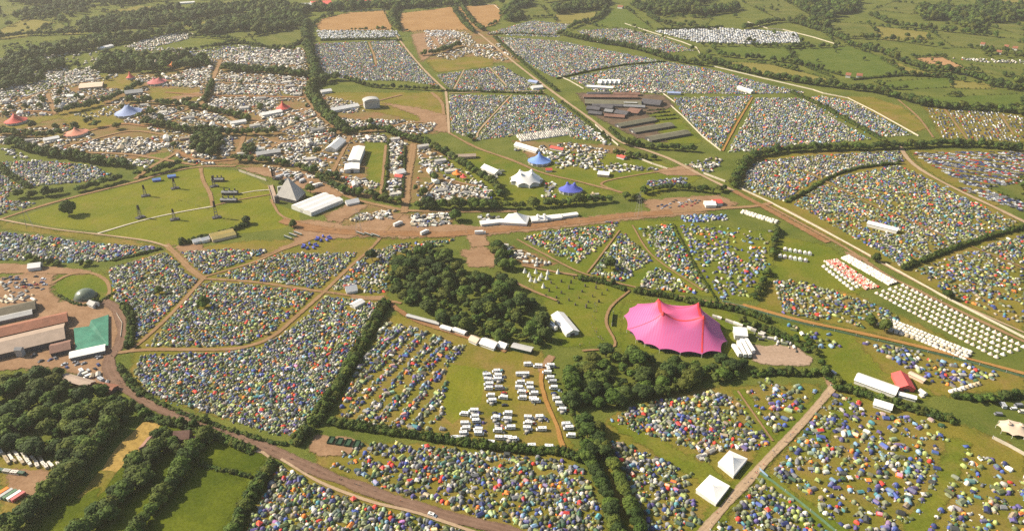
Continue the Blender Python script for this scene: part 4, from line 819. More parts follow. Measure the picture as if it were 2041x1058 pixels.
def far_keep(P, extra=0.0):
    ok = np.ones(len(P), bool)
    K = np.array(KEEP)
    for s in range(0, len(P), 4000):
        p = P[s:s+4000]
        for x0, y0, x1, y1, hw in K:
            lo_x, hi_x, lo_y, hi_y = min(x0, x1)-hw-6, max(x0, x1)+hw+6, min(y0, y1)-hw-6, max(y0, y1)+hw+6
            near = (p[:, 0] > lo_x) & (p[:, 0] < hi_x) & (p[:, 1] > lo_y) & (p[:, 1] < hi_y)
            if not near.any(): continue
            idx = np.nonzero(near)[0]; q = p[idx]; dx, dy = x1-x0, y1-y0; t = np.clip(((q[:, 0]-x0)*dx+(q[:, 1]-y0)*dy)/(dx*dx+dy*dy+1e-9), 0, 1)
            dd = np.hypot(q[:, 0]-x0-t*dx, q[:, 1]-y0-t*dy); ok[s+idx[dd < hw+extra]] = False
    return ok
WOODS = [
 ('leafy tree in the large dense wood left of the pink big top', [(772,520),(835,495),(895,510),(925,550),(960,555),(1010,560),(1050,600),(1085,640),(1092,685),(1075,702),(1020,692),(940,668),(860,645),(790,618),(772,600)], 9.4, 4.8, 6.6),
 ('leafy tree in the rounded wood below the pink big top', [(1115,735),(1150,712),(1220,708),(1330,716),(1400,730),(1405,765),(1330,790),(1240,812),(1150,818),(1112,795)], 9.2, 4.8, 6.6),
 ('leafy tree in the small wood right of the rounded one', [(1405,735),(1440,722),(1500,732),(1505,752),(1440,765),(1410,768)], 7.5, 4.2, 5.8),
 ('dark leafy tree in the big wood at the left edge', [(-30,755),(60,750),(110,752),(150,775),(230,800),(262,830),(225,870),(190,900),(130,925),(60,905),(-30,890)], 10.0, 5.4, 7.6),
 ('tall tree in the clump above the twin tree lines', [(1150,840),(1185,845),(1205,880),(1200,925),(1165,915)], 7, 4, 5.5),
 ('far tree in the long western forest', [(0,105),(100,88),(220,80),(330,66),(385,60),(300,80),(230,92),(150,108),(60,120),(0,125)], 12.3, 6.3, 11.7),
 ('far tree in the upper western forest', [(160,50),(300,28),(440,17),(560,7),(612,22),(600,60),(560,68),(500,75),(420,72),(330,64),(220,76),(165,62)], 13.4, 7.4, 13.0),
 ('far tree in the western hedged fields', [(0,45),(120,38),(140,55),(60,60),(0,70)], 17.9, 6.3, 11.7), ('far tree in the western hedged fields', [(100,12),(200,15),(150,35),(20,40)], 20.2, 6.3, 11.7),
 ('far tree in the top western wood', [(0,0),(300,-12),(420,0),(300,12),(60,14)], 17.9, 7.4, 13.0), ('far tree in the western market wood', [(200,118),(290,112),(350,118),(410,122),(430,135),(340,140),(250,150),(190,145)], 11.2, 6.3, 11.7),
 ('far tree in the left edge wood', [(0,130),(50,125),(130,130),(120,140),(60,150),(90,165),(40,190),(0,190)], 12.3, 5.2, 10.4), ('far tree in the belt behind the top stubble', [(560,22),(700,12),(860,8),(1000,-2),(1062,-4),(1005,10),(900,13),(770,20),(650,24)], 12.3, 7.4, 13.0),
 ('far tree in the round wood on the stubble', [(640,40),(655,30),(682,34),(685,46),(660,50)], 10.1, 6.3, 10.4), ('far tree beside the last stubble field', [(1005,22),(1030,5),(1060,0),(1062,30),(1030,44),(1003,45)], 11.2, 7.4, 11.7),
 ('far tree in the northern ridge wood', [(1085,4),(1160,-4),(1222,5),(1185,22),(1110,30)], 12.3, 7.4, 13.0), ('far tree in the northern middle wood', [(1255,15),(1350,3),(1450,0),(1475,22),(1400,34),(1340,40),(1290,28)], 13.4, 7.4, 13.0),
 ('far tree in the north eastern wood', [(1525,8),(1620,2),(1720,5),(1705,40),(1650,60),(1600,48),(1535,30)], 13.4, 7.4, 13.0), ('far tree in the far eastern wood', [(1825,22),(1900,10),(2041,14),(2041,42),(1960,52),(1940,68),(1890,42),(1840,42)], 13.4, 7.4, 13.0),
 ('far tree among the far village houses', [(1940,92),(2041,95),(2041,118),(1960,112)], 16.8, 4.2, 7.8), ('far tree in the eastern thicket', [(1920,140),(2041,165),(2041,180),(1985,176),(1940,158)], 12.3, 5.2, 10.4), ('tree in the gappy grove by the bare earth mound', [(985,495),(1020,500),(1025,545),(1000,545)], 10.1, 3.7, 6.5),
 ('tree in the western tents grove', [(385,262),(430,262),(445,290),(420,318),(385,300)], 8.5, 5, 7.5), ('tree in the grove by the backstage lane', [(480,300),(505,290),(510,318),(485,325)], 8.5, 4, 6.5),
]
TLINES = [   # label, line, spacing, radius range, lateral spread
 ('tree in the left one of the twin lines at the bottom', [(1165,915),(1190,955),(1212,1005),(1225,1050),(1240,1095)], 5.0, 4.2, 5.4, 1.5), ('tree in the right one of the twin lines at the bottom', [(1195,880),(1215,920),(1245,985),(1265,1040),(1285,1095)], 5.2, 3.8, 5.2, 1.5),
 ('tree in the thick belt running down the left meadow', [(213,868),(163,925),(103,990),(58,1030),(8,1090)], 4.4, 5.2, 7.4, 7), ('tree in the second belt between the strip and the meadow', [(308,900),(275,955),(225,1012),(150,1090)], 4.2, 4.6, 6.8, 8),
 ('tree in the row at the lush meadow edge', [(405,880),(375,925),(330,985),(290,1040),(255,1095)], 4.4, 4.4, 6.4, 4), ('tree around the brick farmhouse', [(320,870),(345,898),(395,895),(420,885)], 5, 3.4, 5.2, 5), ('tree at the corner of the left wood by the farm road', [(225,800),(262,812),(300,838)], 6, 3.5, 4.8, 3),
 ('tree in the hedge beside the lush meadow', [(543,925),(520,965),(490,1015),(470,1060),(455,1095)], 5.0, 3.6, 5.0, 3), ('tree in the overgrown hedge between two tent fields', [(766,612),(738,668),(700,735),(660,800),(622,862)], 8, 3.2, 4.6, 2.5),
 ('tree in the dark row right of the blue tent grid', [(1548,458),(1543,490),(1536,522)], 5, 3.6, 5.0, 2), ('tree in the second dark row right of the blue tent grid', [(1528,545),(1515,575),(1503,600)], 5, 3.6, 5.2, 2),
 ('tree in the belt above the bare compound', [(1262,402),(1290,385),(1350,378),(1420,385),(1452,378)], 6.5, 4.3, 6.2, 3), ('tree in the thick curved belt by the far car park', [(1462,375),(1475,340),(1500,318),(1560,304),(1650,300),(1740,298),(1800,296),(1870,292),(1950,293),(2041,303)], 6.5, 5.1, 7.5, 5),
 ('tree in the belt along the red dirt road', [(832,416),(900,416),(1000,416),(1080,413),(1150,408),(1222,402)], 7, 5.5, 8.1, 4), ('tree in the belt by the pyramid backstage', [(640,362),(690,385),(740,395),(800,410)], 7, 5.1, 7.8, 4),
 ('tree in the belt beside the orange stretch tent', [(838,285),(880,305),(930,335),(985,372),(998,400)], 6.5, 4.9, 7.5, 4), ('tree in the long north south belt', [(610,45),(612,90),(625,130),(630,160),(620,190),(640,225),(668,250),(690,268)], 6.5, 6.7, 10.6, 6),
 ('tree in the belt below the box stage', [(690,268),(760,262),(800,276),(840,286)], 7, 5.5, 7.8, 3), ('tree in the belt above the left tent field', [(25,290),(80,308),(150,318),(210,328),(258,334)], 7.5, 5.9, 8.8, 5), ('tree in the belt above the arena lane', [(38,395),(80,392),(150,384),(200,372),(250,357)], 6, 5.1, 7.8, 4),
 ('tree in the short belt at the top of the arena', [(275,352),(320,343),(365,330)], 6, 4.9, 6.9, 2), ('tree in the belt above the pyramid backstage', [(470,322),(550,328),(620,345),(680,362)], 8, 5.1, 7.5, 4), ('tree in the western belt below the blue top', [(290,248),(340,258),(400,268),(480,270),(560,268)], 10, 6.1, 8.8, 4),
 ('tree in the western belt left of the blue top', [(0,268),(60,275),(130,270),(160,258)], 9, 6.1, 8.8, 4), ('tree in the far western lane belt', [(120,228),(180,215),(240,195),(285,170)], 9, 6.1, 8.8, 4), ('tree in the far western cross belt', [(255,205),(310,208),(370,215),(430,225),(500,242)], 9, 6.1, 8.8, 4),
 ('tree in the thick belt under the western stalls', [(440,140),(500,145),(560,148),(615,155)], 7, 6.7, 10.0, 10), ('tree in the belt by the far tent field corner', [(645,168),(660,160),(678,162)], 8, 8.5, 11.2, 4), ('tree in the hedge below the far grey tent field', [(690,160),(740,174),(800,178),(880,182)], 8, 4.3, 6.2, 2),
 ('tree in the far western road belt', [(408,205),(425,165)], 9, 4.9, 7.5, 3), ('tree in the far belt crossing the grey tents', [(1115,70),(1180,84),(1260,98),(1340,122),(1410,133)], 9, 5.5, 8.8, 5), ('tree in the far belt climbing the green ridge', [(1130,62),(1150,52),(1190,40),(1212,16)], 10, 6.1, 8.8, 3),
 ('tree in the hedge below the far farm', [(1240,290),(1290,296),(1340,300),(1390,303)], 7, 4.9, 7.5, 4), ('tree in the hedge under the far farm lane', [(1228,312),(1260,315),(1310,320)], 7, 4.9, 6.9, 3), ('tree between the two far stubble fields', [(792,15),(782,40),(795,62)], 9, 7.3, 10.6, 5),
 ('tree in the rows on the last stubble field', [(905,22),(925,50),(945,68)], 9, 6.1, 8.8, 2), ('tree in the rows on the last stubble field', [(918,12),(945,50),(965,64)], 9, 6.1, 8.8, 2), ('tree in the belt by the far white clutter', [(840,112),(880,105),(920,92)], 8, 6.1, 8.1, 3),
 ('tree in the far eastern field hedge', [(1400,108),(1480,118),(1560,125),(1650,142)], 11, 5.5, 8.8, 4), ('tree in the long eastern field hedge', [(1395,118),(1420,128),(1530,155),(1640,172),(1700,180),(1740,185),(1800,200),(1860,215),(1990,222),(2041,232)], 9, 6.1, 9.4, 6),
 ('tree in the hedge of the white van field', [(1400,92),(1500,94),(1600,98),(1680,92)], 13, 4.9, 7.5, 2), ('tree in the diagonal eastern hedge', [(1680,88),(1750,105),(1830,135),(1920,150),(2000,175),(2041,180)], 10, 6.1, 9.4, 5), ('tree in the upper eastern hedge', [(1640,70),(1700,78),(1760,80),(1900,100)], 14, 6.1, 8.8, 4),
 ('tree in the upper eastern field edge', [(1730,30),(1780,50),(1850,60),(1990,75)], 16, 6.1, 10.0, 5), ('tree in the ridge field hedge', [(1290,30),(1330,50),(1420,60)], 14, 6.1, 8.8, 3), ('tree in the hedge of the lush eastern field', [(1780,150),(1860,155),(1960,170),(2041,185)], 14, 4.9, 7.5, 3),
 ('tree in the eastern top hedge', [(1480,60),(1560,45),(1640,65),(1690,85)], 12, 6.1, 9.4, 5), ('tree in the hedge of the south eastern tents', [(1900,795),(1960,800),(2041,790)], 8, 3.7, 5.6, 3), ('tree in the far western top hedge', [(0,78),(60,72),(200,68)], 14, 6.1, 10.0, 5),
 ('tree in the hedge by the square white marquee field', [(1660,775),(1720,790),(1800,810),(1890,835)], 7.5, 2.6, 3.8, 2.5), ('tree in the hedge behind the gravel yard', [(1505,745),(1560,742),(1620,745),(1655,755)], 6, 2.8, 4, 2), ('tree in the row right of the gravel yard', [(1605,680),(1625,705),(1640,735)], 6, 3, 4.5, 2.5),
 ('tree above the left farm yard', [(60,520),(110,528),(150,530),(200,528)], 8, 3.5, 5, 3), ('tree in the far western field edge', [(380,75),(450,80),(520,95),(600,100)], 13, 5, 7, 3), ('tree in the western top lane', [(270,122),(330,108),(400,100),(470,85)], 11, 5, 7, 4),
]
SINGLES = [('lone round tree with a long shadow at the left of the arena grass', 138,428,8.2), ('lone tree in the corner of the arena by the yellow roof', 492,446,5.0), ('small tree at the lower end of the arena hedge', 365,486,3.6), ('tree behind the pyramid stage', 619,386,6.5), ('small round bush like tree on the dirt beside the arena', 585,453,4.5),
 ('dark tree standing among the tents left of the wood', 742,520,6.0), ('small green tree in the middle of the left tent field', 408,612,5.5), ('small green tree high in the left tent field', 318,585,4.0), ('large round tree in the diamond shaped tent field', 1216,537,6.5), ('round tree at the end of the sparse tents by the orange track', 1762,660,5.5), ('smaller round tree left of its twin by the orange track', 1733,648,5.0),
 ('round tree beside the southern trackway fence', 1745,522,4.5), ('round tree at the lower end of the southern trackway', 1888,596,4.5), ('tree standing in the gap at the end of the belt', 1247,398,5.0), ('tall tree splitting the red dirt road', 908,440,7.0), ('tree between the farm and its road', 118,752,4.5), ('tree behind the long low tan shed', 75,748,4.5), ('round tree in the far field beside the tents', 1270,398,4.0)]
HEDGES = [
 ('thick overgrown hedge between the left tent field and the camper field', [(768,606),(740,655),(702,722),(662,790),(622,850),(588,884)], 8, 5.5), ('straight hedge below the camper field', [(655,840),(700,850),(780,862),(860,874),(950,887),(1030,897),(1110,902),(1165,918)], 6, 4),
 ('low hedge above the brown road below the left tents', [(246,738),(290,788),(350,818),(430,848),(520,876),(568,886)], 3.5, 2.5), ('scrubby hedge on the lower side of the brown road', [(295,832),(360,848),(430,870),(505,900)], 6, 3.5), ('hedge beside the farm road bend', [(248,612),(262,640),(258,692)], 6, 4.5), ('hedge at the corner below the farm road', [(236,728),(256,760),(280,788)], 4, 3),
 ('thin hedge dividing the two lush meadows', [(400,926),(440,937),(500,952)], 3, 2.5), ('hedge on the right side of the lush meadow', [(545,925),(512,972),(482,1022),(460,1085)], 7, 4.5), ('hedge along the lane above the pink big top', [(1155,556),(1200,563),(1245,578)], 5, 3.5), ('hedge right behind the pink big top', [(1266,582),(1330,592),(1400,607),(1480,622),(1530,642)], 6, 4.2),
 ('thin dark hedge dividing the diamond tent fields', [(1342,448),(1380,520),(1430,602)], 2, 1.8), ('dark hedge crossing the eastern tents to the pale lane', [(1568,404),(1610,382),(1660,352),(1720,335),(1792,327)], 4, 3), ('long dark hedge across the right edge tents', [(1798,538),(1900,497),(1990,468),(2060,450)], 5, 4),
 ('hedge in front of the yellow roofed arena tent', [(360,488),(400,478),(450,464),(495,448)], 5, 4), ('hedge above the diagonal left tent strip', [(225,520),(270,510),(320,497)], 3, 2.2), ('hedge beside the far railway like lane', [(808,292),(806,330),(803,395)], 3, 2.5), ('hedge left of the narrow stall row', [(775,285),(772,340),(766,390)], 3, 2.5),
 ('hedge along the long pale diagonal lane', [(985,75),(1030,115),(1070,150),(1110,182)], 6, 4), ('hedge under the far poultry sheds', [(1215,258),(1240,280),(1262,290)], 6, 4), ('hedge on the lower side of the pale diagonal lane', [(1120,205),(1170,243),(1215,282)], 4, 2.5), ('dark line hedge through the far grey tents', [(1110,158),(1180,142),(1250,130),(1330,124)], 4, 3),
 ('dark line hedge at the top of the grey tents', [(975,70),(1030,68),(1110,72)], 4, 3), ('hedge behind the white car field', [(640,82),(720,80),(800,82)], 5, 4), ('hedge at the lower edge of the far grey tents', [(880,182),(960,184),(1080,188)], 4, 3), ('hedge beside the far eastern tents', [(1580,186),(1640,214),(1700,248),(1762,282)], 6, 4.5),
 ('hedge between the far eastern fields', [(1570,100),(1600,130),(1660,155)], 5, 3.5), ('hedge down the lush eastern field', [(1755,118),(1790,138),(1815,152)], 4, 3), ('hedge below the lush eastern field', [(1700,160),(1800,152),(1905,156)], 5, 3.5), ('hedge above the right edge car field', [(1830,205),(1900,218),(2060,228)], 6, 4.5), ('hedge beside the white vans to the trees', [(1310,60),(1390,58),(1440,55)], 6, 4.5),
 ('first dark orchard row by the poultry sheds', [(1290,222),(1325,219)], 2.5, 2.5), ('second dark orchard row by the poultry sheds', [(1290,228),(1335,224)], 2.5, 2.5), ('third dark orchard row by the poultry sheds', [(1300,234),(1345,230)], 2.5, 2.5), ('fourth dark orchard row by the poultry sheds', [(1308,241),(1352,237)], 2.5, 2.5),
 ('hedge along the lane south of the teal fence', [(1640,742),(1672,766),(1705,782),(1760,800),(1850,825),(1905,842)], 7, 3.6), ('scrub hedge below the south eastern track', [(1900,790),(1980,795),(2060,785)], 6, 3), ('hedge in front of the gravel yard', [(1500,748),(1560,744),(1625,748)], 6, 3.5), ('hedge above the gravel yard', [(1480,645),(1530,660),(1580,680),(1608,700)], 6, 3.5),
 ('hedge round the gas dome mound', [(120,590),(150,607),(190,606),(225,585)], 3, 2.2), ('dark hedge left of the first western tents', [(0,330),(20,350),(60,375)], 6, 4), ('hedge across the western stall field', [(620,75),(560,100),(500,88),(420,92)], 6, 4.5), ('hedge beside the camper lane', [(1138,815),(1150,850),(1160,885)], 3, 2.5),
]
BM_pos = {k: [] for k in range(4)}
def make_hedge(label, pts, wd, h):
    P = catmull(Ga(pts), max(1.6, wd*0.34)); rng = NR; nn = len(P); T = np.gradient(P, axis=0); T /= np.linalg.norm(T, axis=1)[:, None]+1e-9; Nn = np.stack([-T[:, 1], T[:, 0]], 1)
    k = 2 if wd > 4.5 else 1; X, Sx = [], []
    for i in range(nn):
        if rng.random() < .05: continue
        for j in range(k):
            off = (rng.uniform(-.25, .25) if k == 1 else (j-0.5)*0.5+rng.uniform(-.12, .12))*wd; hh = h*rng.uniform(0.55, 1.3)*(1+.25*math.sin(i*.37+h)*math.sin(i*.11)); x, y = P[i]+Nn[i]*off
            X.append((x, y, hh*0.42)); r = wd*(0.5 if k == 1 else 0.36)*rng.uniform(0.85, 1.25); Sx.append((r, r, hh*0.58))
    X, Sx = np.array(X), np.array(Sx); which = rng.integers(0, 4, len(X)); bt = []
    tint = TINTS[rng.integers(0, len(TINTS), len(X))]*rng.uniform(0.8, 1.2, (len(X), 1))
    for q in range(4):
        s = which == q; V, Fc = HEDC[q]; bt.append((V, Fc, [0]*len(Fc), X[s], rng.uniform(0, 6.28, s.sum()), Sx[s], tint[s][:, None, :]))
    o = tile('hedge', bt, 'leaf_many'); tag(o, label, 'hedge'); keep_line(resample(Ga(pts), 20), wd*0.55)
for hd in HEDGES:
    make_hedge(*hd)
    if hd[2] < 3 or 'behind the pink' in hd[0]: continue
    P = resample(Ga(hd[1]), 9.0)
    for p in P:
        if R.random() < .22: r = R.uniform(2.4, 4.4); TREES.append((p[0]+R.uniform(-1.5, 1.5), p[1]+R.uniform(-1.5, 1.5), r, r*R.uniform(1.6, 2.2), 'tree growing out of the '+hd[0], 'trees of a hedge: '+hd[0]))
for lb, poly, sp, r0, r1 in WOODS:
    P = scatter(Ga(poly), sp, NR, 0.33); P = P[far_keep(P, 2.0)]
    for p in P:
        far_w = p[1] > 950
        if R.random() < .05 or (far_w and math.sin(p[0]*.011+1)*math.sin(p[1]*.009)+.7*math.sin(p[0]*.027-p[1]*.021) > .62): continue
        if far_w and any(in_poly(p[None, :], Ga(f2[1]))[0] for f2 in FIELDS if f2 and f2[0] in ('grass_far', 'grass_yellow', 'grass_lush', 'stubble')): continue
        r = R.uniform(r0*.72, r1*1.12); TREES.append((p[0], p[1], r, r*R.uniform(1.5, 2.0), lb, 'trees of a wood: '+lb.split(' in ')[-1]))
    B = Ga(poly)*1.0; c = B.mean(0); KEEP_B = B
WOODB = [Ga(wd[1]) for wd in WOODS]
for lb, pts, sp, r0, r1, lat in TLINES:
    P = catmull(Ga(pts), 3.0); s = np.r_[0, np.cumsum(np.linalg.norm(np.diff(P, axis=0), axis=1))]; n = max(2, int(s[-1]/sp)); nl = 1 if lat < 4.5 else 2
    for q in range(nl):
        for i in range(n):
            if R.random() < 0.07: continue
            u = (i+0.5*q+R.uniform(-.3, .3))/n*s[-1]; x, y = np.interp(u, s, P[:, 0]), np.interp(u, s, P[:, 1]); l = R.uniform(-lat, lat)*(0.5 if nl == 1 else 0.8); a = R.uniform(0, 6.28); r = R.uniform(r0, r1)
            TREES.append((x+l*math.cos(a), y+l*math.sin(a), r, r*R.uniform(1.45, 2.0), lb, 'trees of a line: '+lb.split(' in ', 1)[-1]))
    keep_line(resample(Ga(pts), 20), r1*0.75)
for lb, px, py, r in SINGLES: x, y = G(px, py); TREES.append((x, y, r, r*2.1, lb, 'single')); keep_disc(x, y, r*0.8)
def topx(x, y, z=0.0):
    zc = y*CPI+(HGT-z)*SPI; return W/2+F*x/zc, H/2+F*((HGT-z)*CPI-y*SPI)/zc
def inframe(x, y, m=25):
    u, v = topx(x, y); return -m < u < W+m and -m < v < H+m
for fd in FIELDS:       # trees and bushes left standing on the borders of the far fields
    if not fd or fd[0] not in ('grass_far', 'grass_yellow', 'grass_lush', 'stubble', 'plough'): continue
    P = resample(Ga(fd[1]), 6.5, True); ph = R.uniform(0, 6)
    for i, p in enumerate(P):
        k = math.sin(i*.21+ph)+.6*math.sin(i*.073+2*ph)
        if k > 0.35 and R.random() < .6: r = R.uniform(3.5, 7)
        elif R.random() < .75: r = R.uniform(1.4, 2.3)
        else: continue
        TREES.append((p[0]+R.uniform(-2, 2), p[1]+R.uniform(-2, 2), r, r*1.6, 'tree on a far field border', None))
NOTREE = [[(0,440),(160,385),(270,360),(400,330),(540,360),(610,400),(640,450),(560,470),(330,495)], [(640,185),(890,180),(890,265),(760,230)], [(725,275),(775,280),(770,400),(735,365)], [(620,84),(800,78),(890,180),(640,170)], [(890,180),(1100,185),(1230,290),(890,270)], [(960,40),(1140,40),(1640,185),(1100,190)]]
for i in range(1050):
    px, py = R.choice([(R.uniform(1260, 2060), R.uniform(-5, 125)), (R.uniform(-20, 600), R.uniform(-5, 75)), (R.uniform(-20, 420), R.uniform(120, 260)), (R.uniform(300, 1000), R.uniform(150, 400))])
    if any(in_poly(Ga([(px, py)]), Ga(q))[0] for q in NOTREE): continue
    if math.sin(px*.021+py*.09)+math.sin(px*.047-py*.13) < .2: continue
    x, y = G(px, py); r = R.uniform(2.5, 8)
    if far_keep(np.array([[x, y]]), 3.0)[0]: TREES.append((x, y, r, r*1.7, 'scattered far tree', None))
TREES.sort(key=lambda t: -t[2]/math.hypot(t[0], t[1], HGT))
near = [t for t in TREES if t[5] == 'single']; near += [t for t in TREES if t[5] != 'single' and inframe(t[0], t[1])][:300-len(near)]; nearset = set(id(t) for t in near)
protos = []
for i, (V, Fc) in enumerate(CROWNS):
    me = bpy.data.meshes.new('crown'); me.from_pydata(V.tolist(), [], Fc); me.materials.append(MATS['leaf_one']); me.update()
    tb = MB(); tb.tube((0, 0, 0), (0.03, 0, 0.75), 0.075, 0.05, 7); tb.tube((0.03, 0, 0.7), (0.25, 0.1, 1.15), 0.04, 0.02, 5); tb.tube((0.03, 0, 0.7), (-0.22, -0.12, 1.2), 0.04, 0.02, 5); tb.tube((0.02, 0, 0.6), (-0.05, 0.25, 1.1), 0.035, 0.02, 5)
    protos.append((me, tb.mesh('trunk', 'bark')))
for x, y, r, h, lb, gp in near:
    k = R.randrange(len(protos)); t = thing('tree', lb, 'tree', (x, y), R.uniform(0, 6.28), None if gp == 'single' else gp)
    o = link('trunk', protos[k][1], t); o.scale = (r, r, h*0.62)
    o = link('crown', protos[k][0], t); o.location = (0, 0, h*0.56); o.scale = (r*R.uniform(.92, 1.1), r*R.uniform(.92, 1.1), h*0.5)
    tn = TINTS[R.randrange(len(TINTS))]*R.uniform(0.85, 1.15); o.color = (*tn, 1)
far = [t for t in TREES if id(t) not in nearset and inframe(t[0], t[1], 60)]
X = np.array([(x, y, h*0.5) for x, y, r, h, *_ in far]); SX = np.array([(r, r, h*0.5) for x, y, r, h, *_ in far]); wh = NR.integers(0, len(FARC), len(far)); tint = TINTS[NR.integers(0, len(TINTS), len(far))]*NR.uniform(0.85, 1.2, (len(far), 1))
bt = []
for q, (V, Fc) in enumerate(FARC):
    s = wh == q; bt.append((V, Fc, [0]*len(Fc), X[s], NR.uniform(0, 6.28, s.sum()), SX[s]*NR.uniform(.9, 1.1, (s.sum(), 3)), tint[s][:, None, :]))
tag(tile('woodland', bt, 'leaf_many'), 'woods and hedgerow trees spread over the far fields', 'woodland', kind='stuff')
print('trees', len(near), len(far))
# ================================================================== TENTS
PAL = {'olive': (.13,.15,.05), 'lime green': (.36,.42,.13), 'grey green': (.24,.26,.14), 'navy blue': (.04,.05,.15), 'royal blue': (.08,.12,.36), 'light blue': (.22,.35,.48), 'purple': (.13,.10,.26), 'grey': (.22,.22,.22), 'silver': (.46,.43,.37), 'white': (.70,.64,.53), 'orange': (.78,.22,.04), 'red': (.62,.06,.04), 'dark': (.06,.065,.06), 'teal': (.09,.28,.30), 'tan': (.46,.36,.22), 'dark green': (.05,.11,.05), 'yellow': (.70,.58,.16), 'cream': (.64,.54,.42), 'pink': (.62,.30,.25)}
PN = list(PAL); PC = np.array([np.array(PAL[k])*(1 if k in ('white', 'cream', 'orange', 'red') else .86) for k in PN])
def wts(**k): v = np.array([k.get(n.replace(' ', '_'), 0.0) for n in PN]); return v/v.sum()
MIX = wts(olive=17, lime_green=11, grey_green=15, navy_blue=8, royal_blue=3.6, light_blue=2.4, purple=3.6, grey=12, silver=8, white=4.5, orange=2.6, red=3.6, dark=9, teal=3, tan=5, dark_green=9, yellow=.6)
FARMIX = wts(olive=12, lime_green=5, grey_green=14, navy_blue=6, royal_blue=4, light_blue=4, purple=6, grey=18, silver=10, white=7, orange=2, red=2.5, dark=8, teal=2, tan=8, dark_green=4)
SPARSE = wts(olive=12, lime_green=11, grey_green=10, navy_blue=9, royal_blue=11, light_blue=7, purple=9, grey=9, silver=5, white=6, orange=3, red=2.5, dark=3, teal=3, tan=6, dark_green=4)
BLUE = wts(royal_blue=5, navy_blue=3, light_blue=5, silver=4, white=2, purple=2, lime_green=0.6); WHITE = wts(white=8, silver=2, tan=0.6)
def dome():
    V = []; n = 8
    for r, z in ((1, 0), (0.93, .35), (0.68, .72), (0.3, .95)): V += [(r*math.cos(2*math.pi*(i+.5)/n), r*math.sin(2*math.pi*(i+.5)/n), z) for i in range(n)]
    V.append((0, 0, 1.0)); Fc, sl = [], []
    for k in range(3):
        for i in range(n):
            Fc.append((k*n+i, k*n+(i+1) % n, (k+1)*n+(i+1) % n, (k+1)*n+i)); sl.append(2 if (i == 7 and k < 2) else (1 if (i in (6, 7, 2, 3) and k < 2) else 0))
    for i in range(n): Fc.append((3*n+i, 3*n+(i+1) % n, 4*n)); sl.append(0)
    return np.array(V), Fc, sl
def domelow():
    V = []; n = 6
    for r, z in ((1, 0), (0.8, .62)): V += [(r*math.cos(2*math.pi*i/n), r*math.sin(2*math.pi*i/n), z) for i in range(n)]
    V.append((0, 0, 1.0)); Fc = [(i, (i+1) % n, n+(i+1) % n, n+i) for i in range(n)]+[(n+i, n+(i+1) % n, 2*n) for i in range(n)]
    return np.array(V), Fc, [0, 1, 0, 0, 1, 2]+[0, 1, 0, 0, 1, 0]
def tunnel():
    V = []; st = [(-1.0, .55, .55), (-.72, .95, .92), (0, 1, 1), (.7, .92, .95), (1.05, .5, .45)]; m = 6
    for x, wd, h in st: V += [(x, -wd*math.cos(math.pi*j/m), h*math.sin(math.pi*j/m)) for j in range(m+1)]
    Fc, sl = [], []
    for k in range(4):
        for j in range(m): a = k*(m+1)+j; Fc.append((a, a+m+1, a+m+2, a+1)); sl.append((0, 1, 1, 0)[k] if j not in (0, 5) else 0)
    Fc.append(tuple(range(m, -1, -1))); sl.append(2); Fc.append(tuple(4*(m+1)+j for j in range(m+1))); sl.append(0)
    return np.array(V), Fc, sl
def framet():
    V = [(-1, -.8, 0), (1, -.8, 0), (1, .8, 0), (-1, .8, 0), (-1, -.76, .6), (1, -.76, .6), (1, .76, .6), (-1, .76, .6), (-.85, 0, 1), (.85, 0, 1)]
    return np.array(V, float), [(0, 1, 5, 4), (2, 3, 7, 6), (1, 2, 6, 5), (3, 0, 4, 7), (4, 5, 9, 8), (6, 7, 8, 9), (5, 6, 9), (7, 4, 8)], [1, 1, 2, 1, 0, 0, 1, 0]
def gaz():
    V = [(-1, -1, .62), (1, -1, .62), (1, 1, .62), (-1, 1, .62), (0, 0, 1), (-1, -1, .52), (1, -1, .52), (1, 1, .52), (-1, 1, .52)]; Fc = [(0, 1, 4), (1, 2, 4), (2, 3, 4), (3, 0, 4), (5, 6, 1, 0), (6, 7, 2, 1), (7, 8, 3, 2), (8, 5, 0, 3)]; sl = [0]*4+[1]*4
    for sx, sy in ((-1, -1), (1, -1), (1, 1), (-1, 1)):
        o = len(V); x, y, d = sx*.96, sy*.96, .05
        V += [(x-d, y-d, 0), (x+d, y-d, 0), (x, y+d, 0), (x-d, y-d, .58), (x+d, y-d, .58), (x, y+d, .58)]; Fc += [(o, o+1, o+4, o+3), (o+1, o+2, o+5, o+4), (o+2, o, o+3, o+5)]; sl += [1]*3
    return np.array(V, float), Fc, sl
def bell():
    V = []; n = 10
    for r, z in ((1, 0), (.97, .2), (.5, .55), (.06, 1.0)): V += [(r*math.cos(2*math.pi*i/n), r*math.sin(2*math.pi*i/n), z) for i in range(n)]
    Fc, sl = [], []
    for k in range(3):
        for i in range(n): Fc.append((k*n+i, k*n+(i+1) % n, (k+1)*n+(i+1) % n, (k+1)*n+i)); sl.append(2 if i == 7 and k == 0 else 0)
    return np.array(V), Fc, sl
def stall():
    V = [(-1, -1, 0), (1, -1, 0), (1, 1, 0), (-1, 1, 0), (-1, -1, .68), (1, -1, .68), (1, 1, .68), (-1, 1, .68), (-1.04, 0, 1), (1.04, 0, 1)]
    return np.array(V, float), [(0, 1, 5, 4), (2, 3, 7, 6), (1, 2, 6, 9, 5), (3, 0, 4, 8, 7), (4, 5, 9, 8), (6, 7, 8, 9)], [1, 1, 2, 1, 0, 0]
